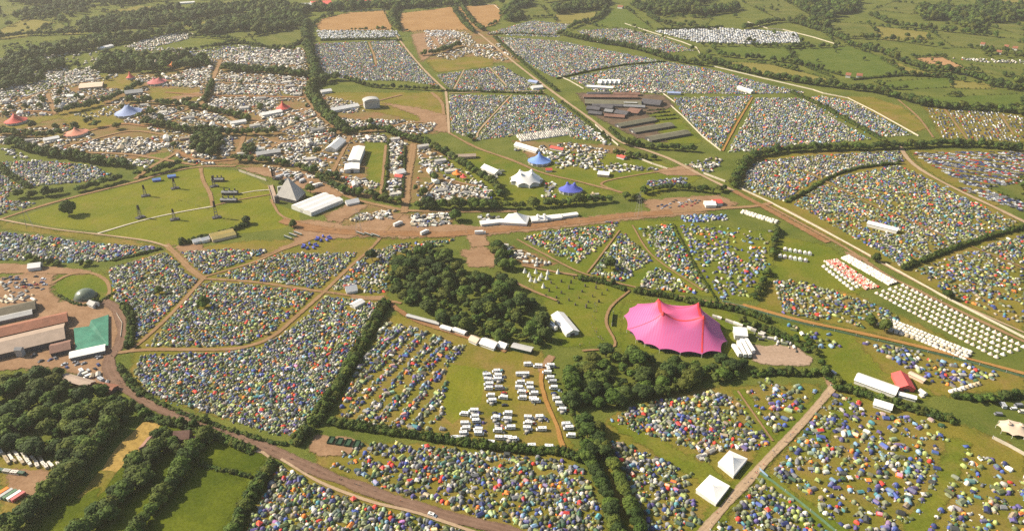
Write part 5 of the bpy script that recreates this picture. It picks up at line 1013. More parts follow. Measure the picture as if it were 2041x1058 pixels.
def carp():
    prof = [(-1, .22), (-1, .55), (-.82, .62), (-.5, 1.0), (.3, 1.0), (.58, .62), (.97, .52), (1, .22)]; V = []
    for y in (-1, 1): V += [(x, y*(1 if z < .7 else .82), z) for x, z in prof]
    n = 8; Fc = [tuple(range(n-1, -1, -1)), tuple(range(n, 2*n))]; sl = [0, 0]
    for i in range(n): Fc.append((i, (i+1) % n, n+(i+1) % n, n+i)); sl.append({2: 2, 4: 2}.get(i, 0))
    for x in (-.62, .62):
        for y in (-.92, .92):
            o = len(V); V += [(x-.16, y-.08, 0), (x+.16, y-.08, 0), (x+.16, y+.08, 0), (x-.16, y+.08, 0), (x-.16, y-.08, .4), (x+.16, y-.08, .4), (x+.16, y+.08, .4), (x-.16, y+.08, .4)]
            Fc += [(o, o+1, o+5, o+4), (o+1, o+2, o+6, o+5), (o+2, o+3, o+7, o+6), (o+3, o, o+4, o+7)]; sl += [2]*4
    return np.array(V, float), Fc, sl
def vanp():
    prof = [(-1, .15), (-1, .95), (-.95, 1.0), (.62, 1.0), (.78, .55), (1, .45), (1, .15)]; V = []
    for y in (-1, 1): V += [(x, y, z) for x, z in prof]
    n = 7; Fc = [tuple(range(n-1, -1, -1)), tuple(range(n, 2*n))]; sl = [0, 0]
    for i in range(n): Fc.append((i, (i+1) % n, n+(i+1) % n, n+i)); sl.append(2 if i == 3 else 0)
    return np.array(V, float), Fc, sl
PROTO = {'dome_tent': dome(), 'tunnel_tent': tunnel(), 'family_tent': framet(), 'gazebo': gaz(), 'bell_tent': bell(), 'stall_tent': stall(), 'parked_car': carp(), 'caravan': vanp()}
DLOW = domelow()
ITEMS = []   # kind, x, y, yaw, sx, sy, sz, colour index, second colour rgb, zone phrase
CARC = {'white': (.75,.75,.73), 'silver': (.45,.46,.47), 'black': (.03,.03,.035), 'dark blue': (.04,.06,.16), 'red': (.4,.04,.03), 'grey': (.2,.2,.21)}
CN = list(CARC)
CLN = PN+['car '+k for k in CN]; CLC = np.vstack([PC, np.array([CARC[k] for k in CN])])
def camp(zone, poly, sp, fill, pal, lo, hi, mix=(0.66, 0.2, 0.11, 0.03), rows=None, clump=0.25, gap=0.0):
    P = scatter(Ga(poly), sp, NR, 0.34 if rows is None else 0.25, NR.uniform(0, 1.5) if rows is None else rows[0]); P = P[far_keep(P, 1.6)]
    if rows is not None:
        ang, per, frac = rows; q = -P[:, 0]*math.sin(ang)+P[:, 1]*math.cos(ang); P = P[((q/per) % 1.0) < frac]
    ph = NR.uniform(0, 6.28, 6); cl = np.sin(P[:, 0]*.045+ph[0])*np.sin(P[:, 1]*.05+ph[1])+.6*np.sin(P[:, 0]*.13+P[:, 1]*.09+ph[2])*np.sin(P[:, 1]*.12-P[:, 0]*.07+ph[3])
    P = P[NR.random(len(P)) < np.clip(fill*(1+clump*cl), 0, 1)]
    ids = NR.choice(len(PN), len(P), p=pal); kd = NR.choice(4, len(P), p=np.array(mix)/sum(mix)); nm = ('dome_tent', 'tunnel_tent', 'family_tent', 'gazebo')
    for (x, y), ci, k in zip(P, ids, kd):
        s = NR.uniform(lo, hi); yaw = NR.uniform(0, 6.28); kind = nm[k]
        r1 = PC[ci]*NR.uniform(.75, 1.25); r2 = r1*NR.uniform(.5, 1.35) if NR.random() < .6 else (PC[NR.choice(len(PN), p=pal)]*.9+.1*r1)
        if kind == 'dome_tent': sc = (s/2*NR.uniform(.9, 1.15), s/2*NR.uniform(.8, 1.05), s*NR.uniform(.5, .68))
        elif kind == 'tunnel_tent': sc = (s*NR.uniform(.5, .72), s/2*NR.uniform(.75, .95), s*NR.uniform(.46, .58))
        elif kind == 'family_tent': sc = (s*NR.uniform(.5, .7), s*NR.uniform(.45, .55), s*NR.uniform(.48, .58))
        else: sc = (1.55, 1.55, 2.6); r2 = r1
        ITEMS.append([kind, x, y, yaw, *sc, int(ci), r1, r2, zone])
def lots(zone, poly, kind, sp, fill, names, lo, hi, ang=None, jit=0.2, sy=0.87, asp=0.5, hz=0.5, rows=None, excl=()):
    a0 = ang if ang is not None else NR.uniform(0, 3); P = scatter(Ga(poly), sp, NR, jit, a0, sy); P = P[far_keep(P, 1.5)]
    for ex in excl: P = P[~in_poly(P, Ga(ex))]
    if rows: q = -P[:, 0]*math.sin(a0)+P[:, 1]*math.cos(a0); P = P[((q/rows[0]) % 1.0) < rows[1]]
    P = P[NR.random(len(P)) < fill]; ii = [CLN.index(n) for n in names]
    for x, y in P:
        ci = ii[NR.integers(len(ii))]; s = NR.uniform(lo, hi); yaw = (a0+NR.choice([0, math.pi/2])+NR.uniform(-.15, .15)) if ang is None else ang+NR.uniform(-.06, .06); c1 = CLC[ci]*NR.uniform(.85, 1.1)
        ITEMS.append([kind, x, y, yaw, s/2, s/2*asp*NR.uniform(.9, 1.1), s*hz*NR.uniform(.9, 1.1), ci, c1, c1*.85, zone])
C = camp
C('in the triangular field right of the gas dome', [(218,535),(330,504),(400,553),(268,690),(262,640),(228,600)], 2.55, .96, MIX, 2.0, 3.2)
C('in the field cut by two brown paths', [(405,562),(500,568),(628,583),(590,622),(540,664),(490,685),(440,691),(292,691),(345,630)], 2.55, .97, MIX, 2.0, 3.2)
C('in the narrow wedge by the dirt fork', [(360,503),(440,497),(545,498),(420,547),(400,545)], 2.85, .93, MIX, 2.3, 3.5); C('in the slanted field below the green triangle', [(430,552),(560,505),(712,504),(690,532),(640,577),(560,565)], 2.8, .95, MIX, 2.2, 3.4)
C('in the field left of the large wood', [(655,577),(742,500),(800,490),(775,520),(770,585),(720,585)], 3.0, .9, MIX, 2.3, 3.6); C('in the thin strip above the large wood', [(765,493),(830,482),(905,478),(880,492),(800,505)], 3.0, .9, MIX, 2.3, 3.6)
C('in the big left field above the brown road', [(648,592),(758,603),(738,655),(690,742),(640,825),(590,866),(562,868),(400,818),(290,780),(268,742),(285,706),(440,703),(515,694),(555,674),(605,635)], 2.55, .96, MIX, 2.0, 3.3)
C('in the strip below the brown road', [(545,925),(600,940),(700,988),(850,1035),(1000,1085),(450,1090),(500,1010),(522,962)], 2.95, .9, MIX, 2.3, 3.9, clump=.2)
C('in the field above the brown road at the bottom', [(712,888),(780,882),(900,895),(1050,905),(1150,915),(1180,965),(1205,1085),(1080,1085),(960,1038),(850,1008),(750,974),(648,925)], 3.1, .74, MIX, 2.3, 3.9, clump=.4)
C('in the rows below the large wood', [(768,640),(830,655),(930,692),(895,740),(885,832),(840,852),(760,852),(672,826),(720,722)], 3.2, .9, MIX, 2.4, 4.0, rows=(1.18, 12.0, .62)); C('in the field beside the overgrown hedge', [(690,760),(740,690),(770,640),(790,660),(745,720),(705,790)], 3.8, .6, MIX, 2.5, 3.8)
C('along the hedge of the camper field', [(800,845),(880,850),(895,862),(810,858)], 4, .7, MIX, 3, 4.4)
C('in the field right of the twin tree lines', [(1218,838),(1250,815),(1330,795),(1420,782),(1470,795),(1545,885),(1520,890),(1480,900),(1380,890),(1270,862)], 3.2, .8, MIX, 2.4, 4.0, clump=.3)
C('between the twin tree lines and square marquees', [(1212,872),(1280,900),(1380,945),(1385,1000),(1400,1060),(1380,1090),(1285,1090),(1250,985)], 3.3, .74, MIX, 2.4, 4.0, clump=.35)
C('beside the top of the pale track', [(1480,772),(1530,757),(1600,772),(1640,778),(1545,868),(1495,800)], 4.3, .55, SPARSE, 2.6, 4.6); C('in the corner left of the pale blue green fence', [(1478,985),(1515,955),(1600,1010),(1680,1088),(1395,1090)], 3.2, .75, MIX, 2.4, 4.0)
C('in the wide field right of the pale track', [(1668,782),(1700,792),(1800,815),(1880,842),(1892,880),(1870,960),(1790,1085),(1720,1085),(1600,995),(1530,940),(1600,862)], 3.8, .62, SPARSE, 2.3, 4.4, rows=(0.85, 15.0, .85), clump=.4, mix=(.46, .3, .2, .04))
C('in the corner field below the tan stretch tent', [(1925,890),(1990,915),(2060,960),(2060,1090),(1835,1090),(1890,965)], 3.8, .52, SPARSE, 2.3, 4.4, rows=(0.85, 13.0, .8), mix=(.5, .3, .17, .03))
C('in the left strip below the arena', [(-30,462),(100,472),(200,487),(318,493),(300,505),(220,520),(110,524),(-30,516)], 3.1, .93, FARMIX, 2.5, 3.8)
C('in the far left field above the arena lane', [(-30,325),(80,320),(190,332),(225,348),(180,362),(60,372),(20,385),(10,400),(80,405),(-30,438)], 3.5, .88, FARMIX, 2.6, 3.9)
C('left of the diamond tent fields', [(1042,474),(1090,462),(1232,447),(1222,470),(1152,525),(1085,500)], 3.3, .88, MIX, 2.5, 3.8); C('in the diamond shaped field', [(1243,462),(1300,518),(1242,562),(1180,547),(1200,512)], 3.3, .88, MIX, 2.5, 3.8)
C('along the thin dark hedge', [(1272,455),(1338,447),(1375,520),(1425,595),(1392,572),(1312,515)], 3.4, .84, MIX, 2.5, 3.8); C('in the wedge behind the pink big top', [(1288,545),(1312,533),(1395,585),(1345,582),(1272,572)], 3.3, .88, MIX, 2.5, 3.8)
C('in the green field right of the thin dark hedge', [(1355,450),(1400,448),(1460,455),(1545,462),(1535,525),(1505,590),(1440,598),(1385,520)], 3.9, .52, SPARSE, 2.6, 4.0, clump=.6); C('in the blue tent grid', [(1355,431),(1445,428),(1455,440),(1362,444)], 3.8, .95, BLUE, 3, 3.8, clump=0, mix=(1, .2, 0, 0))
C('in the field below the curved tree belt', [(1492,325),(1600,312),(1790,302),(1805,322),(1700,336),(1620,362),(1560,402),(1480,378)], 3.3, .84, FARMIX, 2.3, 3.6); C('in the hillside field with the white shower block', [(1572,402),(1660,355),(1790,330),(1835,350),(1900,384),(2030,445),(2000,462),(1900,490),(1795,530),(1740,495)], 3.3, .74, MIX, 2.3, 3.6, clump=.4)
C('in the right edge field below the long hedge', [(1822,540),(1900,510),(2060,462),(2060,660),(1900,592)], 3.5, .62, MIX, 2.3, 3.7, clump=.5); C('above the orange track', [(1540,562),(1580,556),(1700,592),(1760,612),(1800,640),(1730,655),(1560,624)], 3.3, .78, MIX, 2.3, 3.8)
C('below the teal green fence', [(1705,680),(1800,694),(1980,740),(1990,752),(1900,772),(1860,762),(1750,702)], 3.8, .7, SPARSE, 2.6, 4.2); C('beside the gravel yard', [(1535,640),(1650,664),(1680,690),(1640,700),(1600,672)], 5, .5, SPARSE, 3, 4.8)
FM = (.75, .2, .05, 0)
for i, (poly, sp, fl) in enumerate([([(628,88),(790,82),(830,122),(878,172),(800,162),(690,160),(650,146),(630,130)], 4.3, .95), ([(870,150),(1000,132),(1060,165),(1088,190),(900,182)], 4.4, .93), ([(897,190),(1095,192),(1215,283),(1150,278),(1120,266),(1020,272),(950,280),(897,262)], 4.3, .95),
    ([(968,68),(1060,42),(1135,50),(1115,75),(1030,72)], 4.6, .95), ([(988,74),(1110,82),(1340,126),(1250,130),(1105,156),(1060,132),(1020,102)], 4.5, .95), ([(1135,156),(1250,132),(1340,126),(1430,142),(1520,167),(1610,186),(1500,188),(1300,186),(1180,180)], 4.5, .95),
    ([(1342,196),(1500,192),(1442,300),(1400,272),(1362,232)], 4.4, .93), ([(1508,196),(1590,196),(1735,278),(1590,292),(1450,306)], 4.4, .93), ([(1592,196),(1640,192),(1700,204),(1818,270),(1745,276)], 4.6, .9), ([(1150,62),(1240,57),(1310,72),(1385,102),(1300,108),(1180,82)], 4.8, .85)]):
    C('in the far grey tent fields', poly, sp-.55, fl, FARMIX, 2.6, 3.9, mix=FM, clump=.1)
C('in the western camps', [(350,105),(400,97),(480,87),(608,97),(608,128),(540,130),(470,120),(380,112)], 6, .45, FARMIX, 3.2, 5, mix=FM)
# regimented rows of white tents on the right
def grid(zone, a, b, c, nu, nv, kind, names, s, asp=1.0, hz=.7, skip=0.0, yaw=None):
    A, B, Cc = np.array(G(*a)), np.array(G(*b)), np.array(G(*c))
    for i in range(nu):
        for j in range(nv):
            if R.random() < skip: continue
            p = A+(B-A)*(i/max(1, nu-1))+(Cc-A)*(j/max(1, nv-1)); ci = CLN.index(R.choice(names)); c1 = CLC[ci]*R.uniform(.92, 1.08); d = B-A
            q = s*R.uniform(.94, 1.06); ITEMS.append([kind, p[0]+R.uniform(-.3, .3), p[1]+R.uniform(-.3, .3), (math.atan2(d[1], d[0]) if yaw is None else yaw)+R.uniform(-.05, .05), q/2, q/2*asp, q*hz, ci, c1, c1*.9, zone.replace('ROW', ('first', 'second', 'third', 'fourth', 'fifth', 'sixth')[j])])
grid('in the ROW row from the southern trackway', (1748,585), (1985,712), (1800,570), 24, 5, 'bell_tent', ['cream', 'white', 'cream'], 3.9, hz=.68)
grid('in the ROW tight row above the orange track', (1782,640), (1935,702), (1768,652), 22, 4, 'stall_tent', ['white'], 2.8, asp=.8, hz=.62)
grid('in the tan row along the orange track', (1775,660), (1925,708), (1774,664), 14, 1, 'stall_tent', ['tan', 'silver'], 3.4, asp=.8, hz=.6)
grid('in the ROW white village row by the trackway', (1693,512), (1785,563), (1680,516), 24, 4, 'stall_tent', ['white'], 3.0, asp=.9, hz=.65); grid('in the ROW pink row of the village', (1668,518), (1750,572), (1645,522), 34, 6, 'stall_tent', ['pink', 'cream', 'white', 'pink', 'tan', 'red'], 2.1, asp=.9, hz=.6, skip=.1)
grid('in the ROW row at the village end', (1652,528), (1708,572), (1642,532), 9, 2, 'bell_tent', ['white'], 4.6, hz=.62); grid('in the ROW row up from the blue big top', (1040,282), (1140,268), (1032,272), 24, 5, 'bell_tent', ['white', 'silver'], 5, hz=.7)
grid('in the cream row by the scrub hedge', (1896,781), (1950,765), (1898,783), 8, 1, 'bell_tent', ['white', 'tan'], 4.6, hz=.6); grid('in the row above the gravel yard', (1425,632), (1520,665), (1427,634), 12, 1, 'stall_tent', ['white', 'silver'], 4.2, asp=.6, hz=.6, skip=.2)
grid('in the ROW cabin row by the dark trees', (1555,512), (1605,521), (1565,499), 6, 2, 'stall_tent', ['white'], 4.6, asp=.75, hz=.6, yaw=1.2); grid('on top of the grass by the dark tree row', (1480,425), (1545,445), (1483,422), 12, 2, 'stall_tent', ['white'], 4.0, asp=.7, hz=.6)
WH = ['white', 'white', 'silver', 'white', 'tan', 'grey', 'dark', 'silver', 'tan', 'white', 'grey green']
for zn, poly, sp, fl in [
 ('in the far western market', [(250,94),(300,77),(365,62),(388,75),(330,90),(270,100)], 7, .8), ('in the far western market', [(25,112),(115,108),(105,122),(40,122)], 8, .6), ('in the far western market', [(60,145),(170,140),(160,155),(80,155)], 8, .6), ('in the far western market', [(400,110),(480,92),(605,100),(608,128),(540,130),(470,118)], 7, .5),
 ('in the far western market', [(340,152),(380,137),(420,135),(420,160),(355,157)], 7, .75), ('in the western market below the thick belt', [(428,166),(520,156),(610,166),(600,188),(540,186),(430,190)], 7, .6), ('in the western market below the thick belt', [(415,197),(560,196),(550,212),(420,217)], 7, .7),
 ('in the far western market', [(40,205),(95,192),(150,190),(155,205),(110,223),(70,215)], 7, .75), ('in the far western market', [(175,163),(235,148),(235,154),(180,168)], 8, .7), ('in the far western market', [(320,160),(400,164),(400,170),(330,172)], 7, .7), ('in the market around the pale blue top', [(285,232),(330,218),(375,215),(345,240),(300,245)], 7, .75),
 ('in the market around the pale blue top', [(372,230),(420,222),(500,236),(480,250),(420,262),(390,252)], 7, .75), ('in the market by the curving belt', [(520,232),(610,218),(640,228),(655,250),(640,262),(560,265),(520,260)], 7, .7), ('in the oval market left of the backstage', [(172,298),(190,280),(230,275),(280,275),(330,296),(290,307),(185,307)], 6, .65),
 ('below the oval market', [(175,309),(250,318),(310,322),(290,336),(240,330)], 6.5, .8), ('in the market by the western grove', [(338,304),(390,277),(400,300),(440,320),(420,330),(380,327)], 6.5, .75), ('in the market by the western grove', [(432,268),(466,272),(462,303),(450,308),(432,290)], 6.5, .75), ('in the market above the backstage', [(560,282),(630,268),(652,272),(635,290),(600,312),(568,300)], 6, .8),
 ('in the market above the backstage', [(500,322),(590,312),(655,322),(645,342),(560,330)], 6.5, .5), ('in the backstage rows', [(520,332),(560,345),(620,355),(650,352),(600,340)], 6, .65), ('in the rows below the box stage', [(660,237),(780,240),(868,246),(862,262),(830,272),(770,262),(695,255)], 6.5, .75), ('beside the box stage', [(642,190),(700,202),(735,222),(690,228),(655,215)], 7, .6),
 ('in the white strip by the backstage lane', [(690,352),(758,366),(770,382),(740,375)], 5.5, .8), ('in the narrow stall row', [(778,278),(812,286),(803,392),(778,384)], 5.5, .75), ('in the narrow stall row', [(705,278),(770,270),(772,285),(735,282)], 6, .7), ('above the orange stretch tent', [(836,322),(890,330),(905,345),(845,334)], 6, .8),
 ('below the orange stretch tent', [(838,385),(850,365),(920,350),(988,386),(978,400),(930,396),(850,402)], 5.5, .7), ('in the strip above the red dirt road', [(818,430),(898,427),(900,448),(822,455)], 5, .7), ('in the strip right of the gravel yard', [(695,442),(722,427),(790,417),(778,436)], 5, .75), ('left of the diamond tent fields', [(1000,482),(1040,502),(1100,525),(1062,532),(1018,512)], 5.5, .65),
 ('in the yard left of the roadside marquees', [(955,432),(1000,427),(1000,440),(960,446)], 6, .5), ('in the market by the bare compound', [(1348,332),(1430,314),(1440,320),(1420,345)], 6.5, .6), ('in the far white clutter by the stubble', [(845,77),(930,64),(958,98),(905,122),(862,112)], 8, .55), ('in the far white clutter by the stubble', [(932,92),(1015,87),(1038,118),(1000,122),(945,112)], 8, .6),
 ('above the round blue big top', [(1025,300),(1130,285),(1215,300),(1190,328),(1110,338),(1090,310)], 6.5, .6), ('between the star tent and violet tent', [(1084,366),(1106,364),(1112,394),(1080,396)], 5.5, .5), ('right of the violet tent', [(1160,384),(1198,388),(1185,402),(1160,398)], 5.5, .6), ('left of the star tent', [(945,345),(1000,338),(1012,352),(965,358)], 6, .5), ('in the far western lanes', [(-30,118),(60,116),(130,138),(60,152),(-30,160)], 7.5, .6), ('in the far western lanes', [(-30,165),(60,152),(200,132),(200,152),(60,192),(-30,196)], 7, .6), ('in the far western lanes', [(-30,262),(60,262),(130,268),(120,285),(-30,290)], 7, .6), ('in the far western lanes', [(200,110),(300,96),(420,98),(400,112),(260,122)], 8, .5), ('in the market along the white fence', [(1120,330),(1180,322),(1300,335),(1320,340),(1200,345)], 7, .5), ('near the salmon big top', [(50,285),(120,275),(130,290),(80,300)], 7.5, .6), ('in the far eastern village', [(1880,115),(1950,118),(2041,122),(2041,128),(1960,126)], 9, .8),
 ('around the white peaked square marquee', [(1385,900),(1420,885),(1450,893),(1440,905),(1425,930),(1400,918)], 4.2, .62), ('in the far western market', [(120,190),(165,185),(160,200),(130,205)], 8, .5), ('left of the pale blue top', [(150,230),(220,215),(235,228),(180,240)], 8, .5), ('at the left edge', [(0,295),(30,300),(60,318),(20,315)], 7, .6),
 ('in the enclosure beside the tree belt', [(300,245),(345,242),(390,256),(370,268),(300,262)], 7, .6), ('by the far farm', [(1175,180),(1310,178),(1330,188),(1200,190)], 8, .5), ('in the edge by the poultry sheds', [(1165,252),(1185,255),(1222,290),(1205,290)], 6, .8)]:
    lots(zn, poly, 'stall_tent', sp*.78, fl*.85, WH, 2.4, 5.4, asp=.62, hz=.52); lots(zn, poly, 'caravan', sp*1.2, fl*.5, ['white', 'silver', 'car white', 'car grey'], 4, 6.5, asp=.42, hz=.42); lots(zn, poly, 'dome_tent', sp, .4, ['olive', 'grey', 'dark', 'grey green', 'dark', 'tan', 'royal blue', 'red'], 2.6, 4.2, asp=1, hz=.5)
OPEN = [[(110,225),(200,202),(248,225),(250,245),(150,264)],[(195,250),(270,250),(330,268),(280,280),(180,285)],[(200,148),(270,148),(270,180),(200,176)],[(296,172),(400,176),(395,202),(296,202)],[(-40,235),(60,233),(140,228),(120,255),(-40,262)],[(550,200),(610,205),(610,228),(560,232)],[(480,222),(520,232),(500,252),(480,245)],
 [(700,286),(775,285),(770,398),(730,365),(690,345)],[(200,120),(430,125),(400,150),(200,150)],[(830,345),(905,345),(840,370)],[(810,285),(835,285),(830,412),(805,412)],[(905,300),(1000,300),(1000,345),(950,340)],[(385,265),(430,265),(445,315),(390,318)]]
BIGM = [(-40,195),(60,190),(200,150),(330,142),(420,115),(612,95),(615,190),(640,222),(690,262),(800,272),(880,300),(1000,395),(830,405),(700,392),(640,350),(560,340),(480,322),(390,322),(330,298),(250,316),(150,305),(30,285),(-40,288)]
lots('in the western festival ground', BIGM, 'stall_tent', 5.6, .62, WH, 2.2, 4.9, asp=.6, hz=.5, excl=OPEN, ang=.12, rows=(15, .62)); lots('in the western festival ground', BIGM, 'stall_tent', 34, .6, ['white', 'silver', 'tan', 'white'], 9, 17, asp=.5, hz=.36, excl=OPEN); lots('in the western festival ground', BIGM, 'caravan', 10, .5, ['white', 'silver', 'car white', 'car grey', 'car black'], 4, 6, asp=.42, hz=.42, excl=OPEN)
lots('in the western festival ground', BIGM, 'dome_tent', 8, .45, ['olive', 'grey', 'dark', 'grey green', 'tan', 'silver', 'royal blue', 'red'], 2.6, 4.4, asp=1, hz=.5, excl=OPEN); lots('in the western festival ground', [(-40,195),(60,150),(60,110),(200,92),(200,150)], 'stall_tent', 11, .4, WH, 3, 7, asp=.6, hz=.5)
lots('beside the gravel yard', [(1490,664),(1545,668),(1612,700),(1600,706),(1530,684),(1490,676)], 'stall_tent', 4.5, .7, WH+['dark', 'tan'], 2.4, 5, asp=.5, hz=.5); lots('around the white peaked square marquee', [(1384,898),(1400,884),(1432,886),(1440,903),(1424,930),(1400,920)], 'stall_tent', 3.6, .8, WH+['tan', 'grey', 'orange', 'dark', 'tan'], 2.2, 4.4, asp=.6, hz=.5)
VANC = ['car white', 'car white', 'white', 'car silver', 'car grey']; ALLC = ['car '+k for k in CN]+['car black', 'car grey', 'car grey', 'car dark blue', 'car black', 'car silver']
lots('in the far white van field', [(1302,63),(1440,57),(1470,88),(1390,86)], 'caravan', 6.5, .9, VANC, 4.5, 6.5, asp=.42, hz=.42, ang=.3); lots('in the far white van field', [(1440,57),(1585,66),(1600,86),(1470,90)], 'caravan', 6.5, .9, VANC, 4.5, 6.5, asp=.42, hz=.42, ang=.3)
lots('in the white van field by the stubble', [(628,62),(790,62),(798,75),(720,78),(640,79)], 'caravan', 7, .9, VANC, 5, 6.5, asp=.42, hz=.42, ang=1.4); lots('beside the dirt by the stubble', [(845,62),(910,62),(915,72),(850,74)], 'caravan', 7, .8, VANC, 5, 6.5, asp=.42, hz=.42)
lots('in the car park at the right edge', [(1815,305),(2060,303),(2060,362),(1960,377),(1925,370),(1870,338)], 'parked_car', 2.7, .9, ALLC[1:], 4.0, 4.7, ang=2.6, sy=1.85, jit=.08, asp=.42, hz=.34, rows=(13, .8)); lots('in the distant car park', [(1845,214),(1990,224),(2060,240),(2060,284),(1880,278)], 'parked_car', 5.5, .6, ALLC+['car white'], 4.0, 5, ang=1.2, asp=.42, hz=.36)
lots('beside the pale lane at the right', [(1880,372),(1960,378),(2041,405),(2041,425),(1960,395)], 'parked_car', 4, .7, ALLC, 4, 4.7, ang=2.6, asp=.42, hz=.34); lots('in the field strip by the white square', [(1290,362),(1370,352),(1370,366),(1292,374)], 'parked_car', 3.6, .8, ALLC, 4, 4.7, asp=.42, hz=.34)
lots('in the bare compound', [(1290,405),(1400,396),(1400,412),(1300,418)], 'parked_car', 6, .5, ALLC, 4, 4.7, asp=.42, hz=.34); lots('in the backstage yard', [(540,340),(640,355),(650,370),(560,362)], 'caravan', 6, .6, VANC, 5, 9, asp=.35, hz=.36, ang=.9); lots('by the farm sheds', [(60,695),(98,690),(95,708),(62,710)], 'parked_car', 3.4, .8, ALLC, 4, 4.8, asp=.42, hz=.36)
lots('in the scrap yard by the low tan shed', [(150,735),(215,742),(222,762),(190,765),(150,748)], 'caravan', 5, .6, VANC, 3.5, 6, asp=.45, hz=.42); lots('beside the striped shed', [(228,775),(250,778),(246,788),(228,785)], 'parked_car', 3.6, .7, ALLC, 4, 4.8, asp=.42, hz=.36); lots('below the white barn', [(142,722),(215,706),(218,710),(146,728)], 'parked_car', 4, .7, ALLC, 4, 4.8, asp=.42, hz=.36, ang=.3)
lots('in the rough plot left of the gas dome', [(0,550),(95,552),(90,575),(0,580)], 'parked_car', 6, .5, ALLC, 4, 5, asp=.45, hz=.4); lots('left of the round wood', [(1200,445),(1235,440),(1230,447)], 'parked_car', 4, .6, ALLC, 4, 4.8, asp=.42, hz=.36)
lots('in the white rows at the bottom left', [(0,900),(40,903),(85,915),(130,930),(128,935),(60,930),(0,920)], 'caravan', 3.4, .92, ['white', 'white', 'tan'], 4.2, 5.4, asp=.36, hz=.4, ang=2.4, jit=.1); lots('in the white pile at the bottom left', [(0,1085),(10,1050),(45,1010),(70,998),(80,1000),(50,1060),(30,1088)], 'stall_tent', 3.2, .85, ['white', 'white', 'tan', 'silver'], 2.4, 4.5, asp=.7, hz=.45)
grid('in the line at the bottom left', (3,940), (45,946), (3,941), 4, 1, 'caravan', ['white', 'dark green', 'silver'], 6, asp=.4, hz=.4)
lots('in the farm yard', [(60,690),(140,720),(215,712),(240,730),(215,740),(140,735),(60,728)], 'parked_car', 6, .4, ALLC, 4, 5, asp=.42, hz=.38); lots('in the farm yard', [(150,742),(222,745),(226,768),(160,760)], 'stall_tent', 5, .55, ['white', 'tan', 'grey', 'silver', 'dark', 'red'], 2.5, 6, asp=.6, hz=.45)
lots('in the rough plot left of the gas dome', [(0,555),(95,557),(88,585),(0,596)], 'stall_tent', 6, .5, ['dark green', 'tan', 'grey', 'dark', 'silver'], 2, 5, asp=.6, hz=.4); lots('above the farm sheds', [(0,590),(50,585),(78,592),(70,600),(0,606)], 'stall_tent', 4.5, .7, ['white', 'silver', 'tan'], 3, 6, asp=.4, hz=.4)
lots('by the pink big top trailers', [(1500,655),(1560,668),(1600,690),(1560,684)], 'parked_car', 4, .5, ALLC, 4, 5, asp=.42, hz=.36); lots('beside the red marquee', [(1812,768),(1845,780),(1850,795),(1815,790)], 'stall_tent', 4.2, .85, ['white', 'white', 'silver'], 3, 5.5, asp=.7, hz=.5); lots('at the end of the pale track', [(1655,742),(1675,748),(1668,760),(1650,755)], 'caravan', 4, .8, VANC, 4, 6, asp=.42, hz=.45)
lots('right of the scrub hedge', [(1960,800),(2041,805),(2041,835),(1985,830)], 'caravan', 7, .6, VANC, 4, 6, asp=.42, hz=.42); lots('beside the camper lane', [(1060,726),(1110,724),(1112,736),(1062,738)], 'caravan', 6, .4, VANC, 5, 6.5, asp=.4, hz=.42)
CV = [(968,743,'grey'),(972,750,0),(974,759,0),(974,768,0),(974,776,0),(978,790,0),(980,801,0),(989,742,0),(992,751,0),(994,758,0),(996,775,'silver'),(1004,784,'red'),(1003,794,0),(1006,808,'black'),(1037,748,0),(1047,748,0),(1037,764,0),(1036,775,0),(1040,784,0),(1041,795,0),(1055,768,0),(1058,777,0),(1064,786,0),(1064,797,0),(1068,801,0),(1090,744,0),(1096,755,0),(1101,763,'silver'),(1103,775,0),(1104,785,'dark blue'),(1110,797,0),(1116,807,0),(1120,818,0),(925,827,0),(928,846,0),(928,856,0),(925,866,0),(944,821,0),(946,833,0),(950,841,0),(952,849,'dark blue'),(953,858,0),(955,866,0),(914,876,0),(987,824,'black'),(988,835,0),(992,846,'grey'),(992,860,0),(1012,826,0),(1010,838,0),(1017,854,0),(996,875,0),(1014,875,0),(1024,877,0),(1054,834,0),(1052,845,0),(1052,856,0),(1077,833,0),(1079,857,0),(1058,891,0),(1130,848,0),(1133,855,0),(1138,870,0),(980,885,0),(1053,728,0),(1072,732,0),(1096,731,0),(905,876,0),(1096,893,0)]
for px, py, cc in CV:
    x, y = G(px, py); ci = CLN.index('car '+(cc or 'white')); c1 = CLC[ci]*R.uniform(.9, 1.05)
    if cc in ('red', 'black', 'dark blue', 'grey'): ITEMS.append(['parked_car', x, y, R.choice([0, math.pi])+R.uniform(-.15, .15), 2.2, .92, 1.5, ci, c1, c1, 'among the campers below the large wood'])
    else: ITEMS.append(['caravan', x, y, R.choice([0, math.pi])+R.uniform(-.12, .12), R.uniform(3.0, 3.6), 1.22, R.uniform(2.6, 3.1), ci, c1, c1*.9, 'in the camper rows below the large wood'])
    if R.random() < .3: ITEMS.append(['dome_tent', x+R.uniform(3, 5), y+R.uniform(-2, 2), R.uniform(0, 6), 1.5, 1.4, 1.6, R.randrange(len(PN)), PC[R.randrange(len(PN))], PC[R.randrange(len(PN))], 'among the camper rows'])
    # awnings stand beside many of the campers
    if R.random() < .35: ITEMS.append(['family_tent', x+R.uniform(-.5, .5), y-2.6, R.uniform(-.1, .1), 1.6, 1.3, 2.1, PN.index('silver'), PC[PN.index('silver')], PC[PN.index('grey')], 'among the camper rows'])
